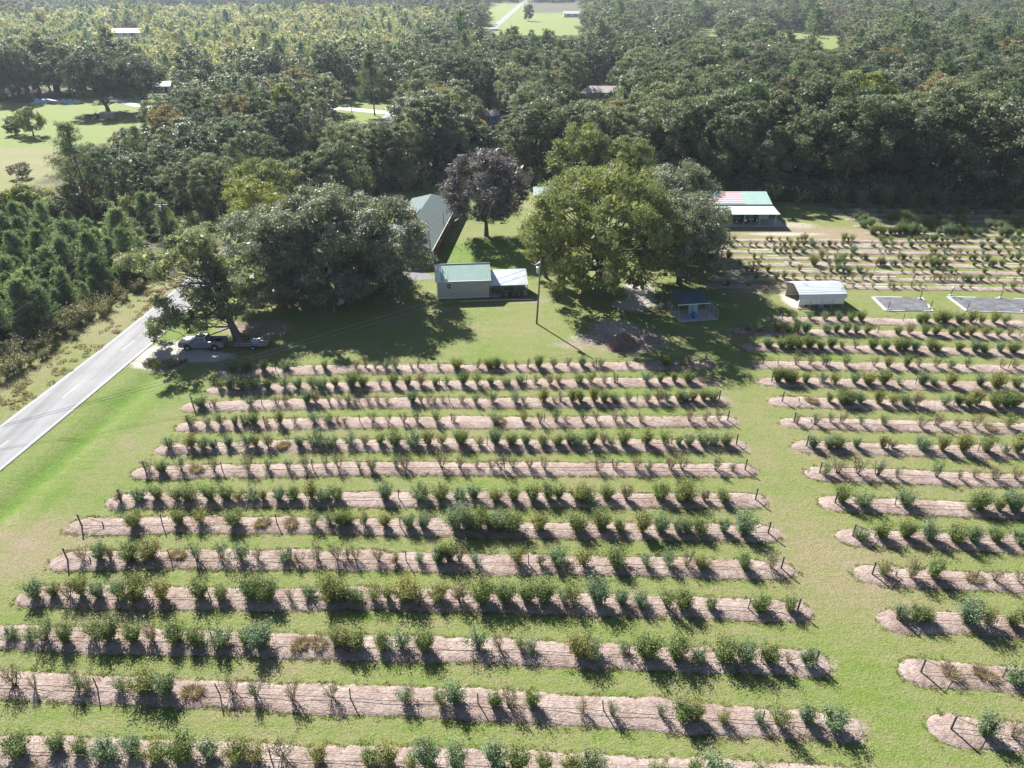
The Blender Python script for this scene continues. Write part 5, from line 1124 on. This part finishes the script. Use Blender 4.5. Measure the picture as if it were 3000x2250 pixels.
barn(1686, 50, 26, 8, 3.4, 2.4, 'white', 'white', 0.0, 'white_house', 'distant white house at the edge of the far field')

# ------------------------------------------------------------------ concrete pads
def pad(pts, label, name='liner_pad'):
    Pt = [np.array(G(2520 + a_ / 4.608, 820 + b_ / 4.608)) for a_, b_ in pts]; c_ = sum(Pt) / 4
    e = empty(name, tuple(c_), 0, 1.0, label, 'pad'); Q_ = [q - c_ for q in Pt]
    n = 26; V = []; rng = np.random.default_rng(5)
    for i in range(n + 1):
        for j in range(n + 1):
            u, v_ = i / n, j / n; q = (Q_[0] * (1 - u) + Q_[1] * u) * (1 - v_) + (Q_[3] * (1 - u) + Q_[2] * u) * v_; V.append((q[0], q[1], .05 + rng.random() * .05))
    MB().add(V, [(i * (n + 1) + j, i * (n + 1) + j + 1, (i + 1) * (n + 1) + j + 1, (i + 1) * (n + 1) + j) for i in range(n) for j in range(n)]).build('liner', M['padgrey'], e)
    for a_, b_, w_ in ((0, 3, .5), (0, 1, .28), (1, 2, .22), (3, 2, .2)):
        d = Q_[b_] - Q_[a_]; Ln = np.linalg.norm(d); k = max(1, int(Ln / 1.3)); rz = math.atan2(d[1], d[0])
        for i in range(k):
            if rng.random() < (.12 if w_ > .4 else .4): continue
            q = Q_[a_] + d * (i + .5) / k; MB().box((q[0], q[1], .055), (Ln / k - .03, w_, .09), rz + rng.normal() * .02).build('edge_block', M['whiteboard'], e)
    return e
pad([(165, 235), (830, 240), (985, 425), (350, 420)], 'smaller grey lined pad with white edging beside the carport')
pad([(1180, 230), (2330, 268), (2480, 455), (1440, 425)], 'larger dark lined pad with white edging at the right edge')
for k, (a_, b_, t_) in enumerate([(370, 405, 285), (805, 262, 145), (945, 385, 275), (1218, 215, 130), (1440, 412, 310), (1890, 247, 140), (2195, 430, 335)]):
    q = G(2520 + a_ / 4.608, 820 + b_ / 4.608); h = Zat(q[0], q[1], 820 + t_ / 4.608); e = empty('pad_post', tuple(q), 0, 1.0, '%s wooden post standing around the lined pads, counted from left' % ordw([370, 805, 945, 1218, 1440, 1890, 2195].index(a_) + 1), 'post', 'posts around the lined pads')
    MB().bar((0, 0, -.1), (.05, 0, h), .07, 7).build('shaft', M['pole_wood'], e); MB().box((0, 0, .1), (.55, .4, .2)).build('footing', M['whiteboard'], e)
    if k == 3: MB().tube([(.05, 0, h), (.1, 0, h + .12), (.12, 0, h + .3), (.1, 0, h + .42)], [.05, .2, .22, .06], 10).build('lamp_head', M['galv'], e)

# dirt mound
q = G(1822, 1012); n1_, n2_ = 44, 16; V = []; rng = np.random.default_rng(8)
for j in range(n2_ + 1):
    for i in range(n1_):
        an = i * 2 * math.pi / n1_; rr_ = j / n2_; wv = 1 + .13 * math.sin(3 * an + 1) + .08 * math.sin(5 * an) + .04 * math.sin(9 * an + 2)
        V.append((math.cos(an) * rr_ * 2.55 * wv, math.sin(an) * rr_ * 1.95 * wv, 1.75 * (math.cos(math.pi * rr_) * .5 + .5) ** .85 * (1 + .12 * math.sin(2 * an + .6)) + rng.normal() * .05 * (rr_ < .97) - .06))
mb = MB(); mb.add(V, [(j * n1_ + i, j * n1_ + (i + 1) % n1_, (j + 1) * n1_ + (i + 1) % n1_, (j + 1) * n1_ + i) for j in range(n2_) for i in range(n1_)])
o = mb.build('dirt_mound', M['mudbrown'], None, True, label='brown mound of soil at the edge of the tree shade', cat='mound'); o.location = tuple(q)
# culvert in the roadside ditch
cu = empty('culvert', tuple(pit + np.array([0, 0, -.45])), 0.05, 1.0, 'culvert mouth in the weedy hollow beside the sandy pull-off', 'culvert')
MB().tube([(-.6, .5, .05), (.9, .75, .05)], [.32, .32], 12).build('pipe', M['concrete'], cu); MB().box((1.0, .7, .1), (.25, 1.3, .8)).build('headwall', M['concrete'], cu)
for k in range(9):
    plant('ditch_weed', [joint_mesh('ditchweed', tuft(1200 + k, .7, .5, 80), M['cane'], M['grassblade'])], (pit[0] + (k - 4) * .55, pit[1] + .75 * math.sin(k * 1.7), -.25), k, 1.0, 'dark green weed clump in the culvert hollow, %s from left' % ordw(k + 1), 'weed', 'weeds in the culvert hollow', ('foliage',))

# ------------------------------------------------------------------ pickup truck and trailer
tk = empty('pickup_truck', (-41.1, 87.95, 0.0), 0.0, 1.0, 'silver pickup truck parked on the sandy pull-off beside the road', 'pickup truck')
body = MB(); body.prism([(-2.88, .42), (-2.95, .62), (-2.92, .98), (-2.78, 1.10), (-1.30, 1.22), (.82, 1.24), (.82, .42)], -.97, .97); body.build('body', M['silver'], tk)
bd = MB()
for s_ in (-1, 1): bd.box((1.86, s_ * .92, .86), (2.06, .10, .82))
bd.box((1.86, 0, .62), (2.06, 1.74, .10)); bd.build('cargo_bed', M['silver'], tk); MB().box((2.92, 0, .88), (.07, 1.94, .72)).build('tailgate', M['silver'], tk)
def frus(mb, x0, x1, w0, z0, X0, X1, w1, z1, mi=0):
    mb.add([(x0, -w0, z0), (x1, -w0, z0), (x1, w0, z0), (x0, w0, z0), (X0, -w1, z1), (X1, -w1, z1), (X1, w1, z1), (X0, w1, z1)], [(3, 2, 1, 0), (4, 5, 6, 7), (0, 1, 5, 4), (1, 2, 6, 5), (2, 3, 7, 6), (3, 0, 4, 7)], mi); return mb
frus(MB(), -1.36, .80, .94, 1.22, -.60, .66, .73, 1.86).build('cab', M['silver'], tk)
def facepatch(name, x0, x1, X0, X1, s_, e=.012):
    t0, t1 = .10, .86; y = lambda t: s_ * (.94 - .21 * t + e); z = lambda t: 1.22 + .64 * t
    MB().slab([(x0, y(t0), z(t0)), (x1, y(t0), z(t0)), (X1, y(t1), z(t1)), (X0, y(t1), z(t1))][::(1 if s_ < 0 else -1)], .01).build(name, M['glass'], tk)
for s_ in (-1, 1): facepatch('side_window', -1.10, -.22, -.56, -.20, s_); facepatch('side_window', -.14, .62, -.12, .52, s_)
MB().slab([(-1.30, .86, 1.28), (-1.30, -.86, 1.28), (-.66, -.68, 1.82), (-.66, .68, 1.82)], .012).build('windshield', M['glass'], tk)
MB().slab([(.80, -.8, 1.34), (.80, .8, 1.34), (.70, .66, 1.78), (.70, -.66, 1.78)], .012).build('rear_window', M['glass'], tk)
for x_ in (-1.80, 1.80):
    for s_ in (-1, 1):
        MB().bar((x_, s_ * .80, .46), (x_, s_ * 1.0, .46), .50, 18).build('wheel_arch', M['dark'], tk)
        o = MB().bar((x_, s_ * .76, .40), (x_, s_ * 1.03, .40), .40, 20).build('wheel', M['rubber'], tk); MB().bar((x_, s_ * .77, .40), (x_, s_ * 1.045, .40), .23, 14).build('rim', M['steel'], o)
MB().box((-2.97, 0, .58), (.12, 1.9, .22)).build('front_bumper', M['chrome'], tk); MB().box((2.99, 0, .52), (.12, 1.8, .18)).build('rear_bumper', M['chrome'], tk); MB().box((-2.95, 0, .88), (.05, 1.1, .28)).build('grille', M['dark'], tk)
for s_ in (-1, 1):
    MB().box((-2.93, s_ * .78, .92), (.06, .32, .2)).build('headlight', M['white'], tk); MB().box((2.93, s_ * .90, .95), (.09, .13, .42)).build('taillight', M['red'], tk); MB().box((-1.0, s_ * 1.08, 1.32), (.14, .22, .18)).build('mirror', M['dark'], tk)
    for x_ in (-.3, .6): MB().box((x_ - .1, s_ * .98, 1.08), (.16, .03, .035)).build('door_handle', M['chrome'], tk)
tl = empty('utility_trailer', (-34.4, 88.15, 0.0), 0.02, 1.0, 'grey steel utility trailer hitched behind the silver pickup', 'trailer')
MB().box((-.2, 0, .55), (4.1, 1.7, .07)).build('deck', M['wood'], tl); fr_ = MB()
for s_ in (-1, 1):
    fr_.bar((-2.25, s_ * .85, .9), (1.85, s_ * .85, .9), .03, 5).bar((-2.25, s_ * .85, .55), (1.85, s_ * .85, .55), .04, 5)
    for x_ in np.linspace(-2.25, 1.85, 6): fr_.bar((x_, s_ * .85, .5), (x_, s_ * .85, .9), .025, 5)
fr_.bar((-2.25, -.85, .9), (-2.25, .85, .9), .03, 5); fr_.build('rail', M['steel'], tl)
MB().bar((-2.2, -.7, .5), (-3.3, 0, .5), .045, 5).bar((-2.2, .7, .5), (-3.3, 0, .5), .045, 5).bar((-3.3, 0, .5), (-3.6, 0, .5), .05, 5).build('tongue', M['steel'], tl)
gt = MB(); [gt.bar((1.9, y_, .5), (1.98, y_, 1.45), .02, 4) for y_ in np.linspace(-.85, .85, 8)]; [gt.bar((1.9 + .08 * t, -.85, .5 + .95 * t), (1.9 + .08 * t, .85, .5 + .95 * t), .02, 4) for t in (.03, .5, 1)]; gt.build('ramp_gate', M['steel'], tl)
for s_ in (-1, 1):
    o = MB().bar((.05, s_ * .92, .33), (.05, s_ * 1.12, .33), .33, 18).build('wheel', M['rubber'], tl); MB().bar((.05, s_ * .93, .33), (.05, s_ * 1.13, .33), .17, 12).build('rim', M['tarp'], o); MB().box((.05, s_ * 1.0, .72), (.9, .26, .04)).build('fender', M['steel'], tl)
sp = MB(); sp.tube([(math.cos(a_) * .3, 0, math.sin(a_) * .3) for a_ in np.linspace(0, 2 * math.pi, 21)], .1, 8); o = sp.build('spare_tyre', M['rubber'], None, True, label='black spare tyre standing on the trailer deck', cat='tyre'); o.location = (-35.6, 88.75, .98)
mb = MB(); mb.tube([(0, 0, 0), (0, 0, .15), (0, 0, .33), (0, 0, .42)], [.55, .6, .42, .05], 12); o = mb.build('tarp_bundle', M['tarp'], None, True, label='grey-blue covered bundle on the trailer deck', cat='bundle'); o.location = (-34.3, 88.4, .59)

# meadow clutter
mq = G(322, 352); bx = empty('box_trailer', (mq[0], mq[1], 0), -.12, 1.0, 'dull brown box trailer under the big meadow oak', 'trailer')
MB().box((0, 0, 1.45), (5.0, 2.3, 2.0)).build('box', M['wood'], bx); MB().box((0, 0, 2.49), (5.1, 2.4, .08)).build('roof', M['galv'], bx)
for s_ in (-1, 1): MB().bar((.4, s_ * 1.0, .4), (.4, s_ * 1.2, .4), .4, 12).build('wheel', M['rubber'], bx)
MB().bar((2.5, 0, .5), (3.8, 0, .5), .07, 6).build('tongue', M['steel'], bx)
q = G(275, 348); tractor((q[0], q[1], 0), 0.1, 1.3, 'tractor with yellow rims in the shade beside the box trailer')
rng = np.random.default_rng(4)
q = G(160, 304)
for k in range(7):
    V = rng.normal(size=(14, 3)); V = V / np.linalg.norm(V, axis=1)[:, None] * np.array([2.1, 1.4, 1.2]) * rng.uniform(.8, 1.2, (14, 1)); V[:, 2] = np.maximum(V[:, 2] + .5, 0)
    import bmesh
    bm = bmesh.new(); [bm.verts.new(v_) for v_ in V]; bmesh.ops.convex_hull(bm, input=bm.verts); me = bpy.data.meshes.new('tarp_heap'); bm.to_mesh(me); bm.free(); me.materials.append(M['tarp' if k % 3 else 'whiteboard'])
    o = meshobj('tarp_heap', me, label='blue and white tarp-covered heap left of the meadow oaks, %s from left' % ordw(k + 1), cat='heap', group='tarp heaps left of the oaks'); o.location = (q[0] - 7 + k * 2.6, q[1] + rng.uniform(-1, 1), 0)

# ------------------------------------------------------------------ poles and lines
def pole(x, y, h, label, arm=True, trans=True, lean=(0, 0), r=.15, name='utility_pole', armdir=0.0):
    e = empty(name, (x, y, 0), 0, 1.0, label, 'pole'); MB().tube([(0, 0, -.2), (lean[0], lean[1], h)], [r, r * .65], 9).build('shaft', M['pole_wood'], e, True)
    if arm:
        d = np.array([math.cos(armdir), math.sin(armdir), 0]); c_ = np.array([lean[0], lean[1], h - .45]); MB().box(c_, (2.4, .12, .12), armdir).build('crossarm', M['whiteboard'], e)
        for t in (-1.1, 1.1): q = c_ + d * t; MB().tube([q, q + [0, 0, .12], q + [0, 0, .25]], [.04, .06, .03], 6).build('insulator', M['steel'], e)
        for t in (-.7, .7): MB().bar(c_ + d * t, c_ - np.array([0, 0, .7]), .025, 4).build('arm_brace', M['steel'], e)
    if trans:
        q = np.array([lean[0] * .85 - .32, lean[1] * .85 - .1, h * .845]); MB().tube([q - [0, 0, .45], q - [0, 0, .4], q + [0, 0, .4], q + [0, 0, .48]], [.2, .25, .25, .12], 12).build('transformer', M['galv'], e); MB().tube([q + [0, 0, .45], q + [0, 0, .7]], [.05, .04], 6).build('bushing', M['galv'], e)
    return e
def wire(a, b, sag, label, r=.022, n=28):
    a = np.asarray(a, float); b = np.asarray(b, float); t = np.linspace(0, 1, n)[:, None]; Pq = a + (b - a) * t; Pq[:, 2] -= (4 * t * (1 - t))[:, 0] * sag
    return MB().tube(Pq, r, 4).build('power_line', M['wire'], None, label=label, cat='wire', group='overhead wires')
b = G(1572, 948); h1 = Zat(b[0], b[1], 760); pole(b[0], b[1], h1, 'tall bare utility pole with transformer on the lawn below the shed', False, True, (.45, 0), .14)
MB().tube([(b[0] + .42, b[1], h1 - .3), (b[0] - .3, b[1] - .1, h1 - .75), (b[0] - .9, b[1] - .1, h1 - .55)], .04, 6).build('pole_bracket', M['galv'], bpy.data.objects['utility_pole']).matrix_parent_inverse = __import__('mathutils').Matrix.Translation((-b[0], -b[1], 0))
s1 = G(1265, 790); hs1 = Zat(s1[0], s1[1], 650); pole(s1[0], s1[1], hs1, 'slim service pole at the driveway corner beside the shed', False, False, (-.15, 0), .11, 'service_pole')
s2 = G(1303, 702); hs2 = Zat(s2[0], s2[1], 618); pole(s2[0], s2[1], hs2, 'short service pole against the brick house wall', False, False, (-.1, 0), .09, 'service_pole')
s3 = G(1934, 917); hs3 = Zat(s3[0], s3[1], 836); lp = pole(s3[0], s3[1], hs3, 'grey post with a meter box left of the pump shelter', False, False, (.1, 0), .1, 'meter_post'); MB().box((-.02, -.14, 1.25), (.34, .2, .75)).build('meter_box', M['tarp'], lp)
P1 = np.array([-63.4, 131.7, 0]); hP1 = Zat(P1[0], P1[1], 593); pole(P1[0], P1[1], hP1, 'roadside utility pole with crossarm above the young pines', True, True, (0, 0), .16, armdir=.1)
P2 = np.array([road_x(205) - 9.5, 205, 0]); pole(P2[0], P2[1], 10.5, 'roadside utility pole standing among the woods left of the road', True, False, (0, 0), .15, armdir=.1)
q = G(1033, 348); pole(q[0], q[1], 9.0, 'thin pole in the bright side-road clearing', False, False, (0, 0), .13, 'service_pole')
q = G(1172, 262); pole(q[0], q[1], 11.0, 'slender pole in front of the dark woods by the road', False, False, (0, 0), .15, 'service_pole')
q = G(1814 - 1000 + 1000 - 96, 280); pole(q[0], q[1], 11.0, 'slender pole beside the ramshackle woods house', False, False, (0, 0), .14, 'service_pole')
x0_, y0_ = -66.5, 64.0
def aim(target0, X, Yp, a_px):   # height at (X,Yp) so that the straight wire runs on past the photo point
    pxx = PJ(X, Yp, 8)[0]; sl_ = (target0[1] - a_px[1]) / (target0[0] - a_px[0]); return Zat(X, Yp, a_px[1] + (pxx - a_px[0]) * sl_)
for nm_, dxx, zoff, tgt in (('left phase', -1.1, -.2, (0, 884)), ('right phase', 1.1, -.2, (0, 922)), ('neutral', 0.1, -1.6, (0, 934)), ('telephone', .1, -4.4, (0, 980))):
    a_ = P1 + np.array([dxx, 0, hP1 + zoff]); z0 = aim(tgt, x0_ + dxx, y0_, PJ(*a_)); wire((x0_ + dxx, y0_, z0), a_, .35, '%s overhead wire along the road beside the young pines' % nm_, .024 if nm_ != 'telephone' else .034)
    wire(a_, P2 + np.array([dxx, 0, 10.4 + zoff]), .6, '%s overhead wire running on into the woods' % nm_, .022)
tp = np.array([b[0] + .4, b[1], h1])
for nm_, zz, tgt in (('upper', -.75, (1000, 984)), ('lower', -1.6, (1000, 1011))):
    a_ = tp + np.array([0, 0, zz]); z0 = aim(tgt, -72, 57, PJ(*a_)); wire((-72, 57, z0 + .6), a_, 1.1, '%s of the two wires crossing the lawn to the transformer pole' % nm_, .020, 40)
wire((s1[0] - .15, s1[1], hs1 - .3), (s2[0] - .1, s2[1], hs2 - .1), .3, 'service wire between the two slim poles by the brick house', .016)


# mown hay scraps on the left verge
g_ = [tuft(1300 + i, .22, .5, 60, .14) for i in range(3)]
Q = []; vr = np.random.default_rng(9)
for k in range(170):
    y_ = vr.uniform(50, 125); Q.append((road_x(y_) - vr.choice([3.6, 4.4, 5.6, 6.6, 8.2]) + vr.normal() * .25, y_, 0.0))
scatter_obj('hay_scraps', proto_collection('hay', [joint_mesh('hay%d' % i, q, M['cane'], M['straw']) for i, q in enumerate(g_)]), Q, [int(vr.integers(3)) for _ in Q], [(0, 0, vr.uniform(0, 6.28)) for _ in Q], [(vr.uniform(.6, 1.6), vr.uniform(.6, 2.6), vr.uniform(.6, 1.3)) for _ in Q], 'dry mown hay scraps along the left road verge')

# short grass tufts: ragged bed edges, weeds in the beds, clumps over the lanes
gp = [joint_mesh('grass%d' % i, tuft(1400 + i, (.16, .20, .14, .18)[i], .26, 46, .11), M['cane'], M['grassblade' if i < 3 else 'straw']) for i in range(4)]
er = np.random.default_rng(31); Q = []; gi_ = []; gs = []
for (V_, nr) in BEDS:
    k_ = len(V_) // 8; A_ = V_[k_ * 1:k_ * 2]; B_ = V_[k_ * 6:k_ * 7]; C0 = V_[k_ * 3:k_ * 4]; C1 = V_[k_ * 5:k_ * 6]
    for E_, sg in ((A_, -1), (B_, 1)):
        for rep in range(2 if nr else 1):
            J = E_ + er.normal(size=E_.shape) * np.array([.15, .14, 0]); J[:, 2] = 0.0
            keep = er.random(len(J)) < .75; J = J[keep]; Q += [tuple(q) for q in J]; gi_ += list(er.choice([0, 1, 2, 3], len(J), p=[.33, .27, .2, .2])); gs += list(er.uniform(.5, 1.15, len(J)))
    if nr:
        n_ = len(C0) // 2; J = C0[er.integers(0, len(C0), n_)] + er.normal(size=(n_, 3)) * np.array([.3, .6, 0]); J[:, 2] = .07; Q += [tuple(q) for q in J]; gi_ += list(er.choice([0, 2, 3], n_, p=[.15, .15, .7])); gs += list(er.uniform(.4, 1.0, n_))
scatter_obj('grass_tufts', proto_collection('grasstuft', gp), Q, gi_, [(0, 0, er.uniform(0, 6.28)) for _ in Q], [(g_s * 1.2, g_s * 1.2, g_s * .55) for g_s in gs], 'short ragged grass tufts along the edges of the berry beds')

# ------------------------------------------------------------------ haze
hz = MB(); hz.box((0, 1150, 24), (5400, 3200, 50)); ho = hz.build('haze', [], None, label='thin sunlit haze in the air over the farm and woods', kind='stuff')
hm = bpy.data.materials.new('haze'); hm.use_nodes = True; nt = hm.node_tree; nt.nodes.clear(); out = N(nt, 'ShaderNodeOutputMaterial'); pvn = N(nt, 'ShaderNodeVolumePrincipled')
pvn.inputs['Color'].default_value = (0.78, 0.89, 1.0, 1); pvn.inputs['Density'].default_value = 0.00010; pvn.inputs['Anisotropy'].default_value = 0.35
nt.links.new(pvn.outputs[0], out.inputs['Volume']); ho.data.materials.append(hm); ho.data.polygons.foreach_set('material_index', [0] * 6)

# ------------------------------------------------------------------ tell look-alikes apart by their order from the left
same = {}
for o in scene.objects:
    if o.parent is None and 'label' in o and 'category' in o: same.setdefault(o['label'], []).append(o)
for lab, os_ in same.items():
    if len(os_) > 1:
        os_.sort(key=lambda q: PJ(q.location[0], q.location[1], 0)[0])
        for k, o in enumerate(os_):
            if len(lab.split()) <= 13: o['label'] = '%s, %s from left' % (lab, ordw(k + 1))
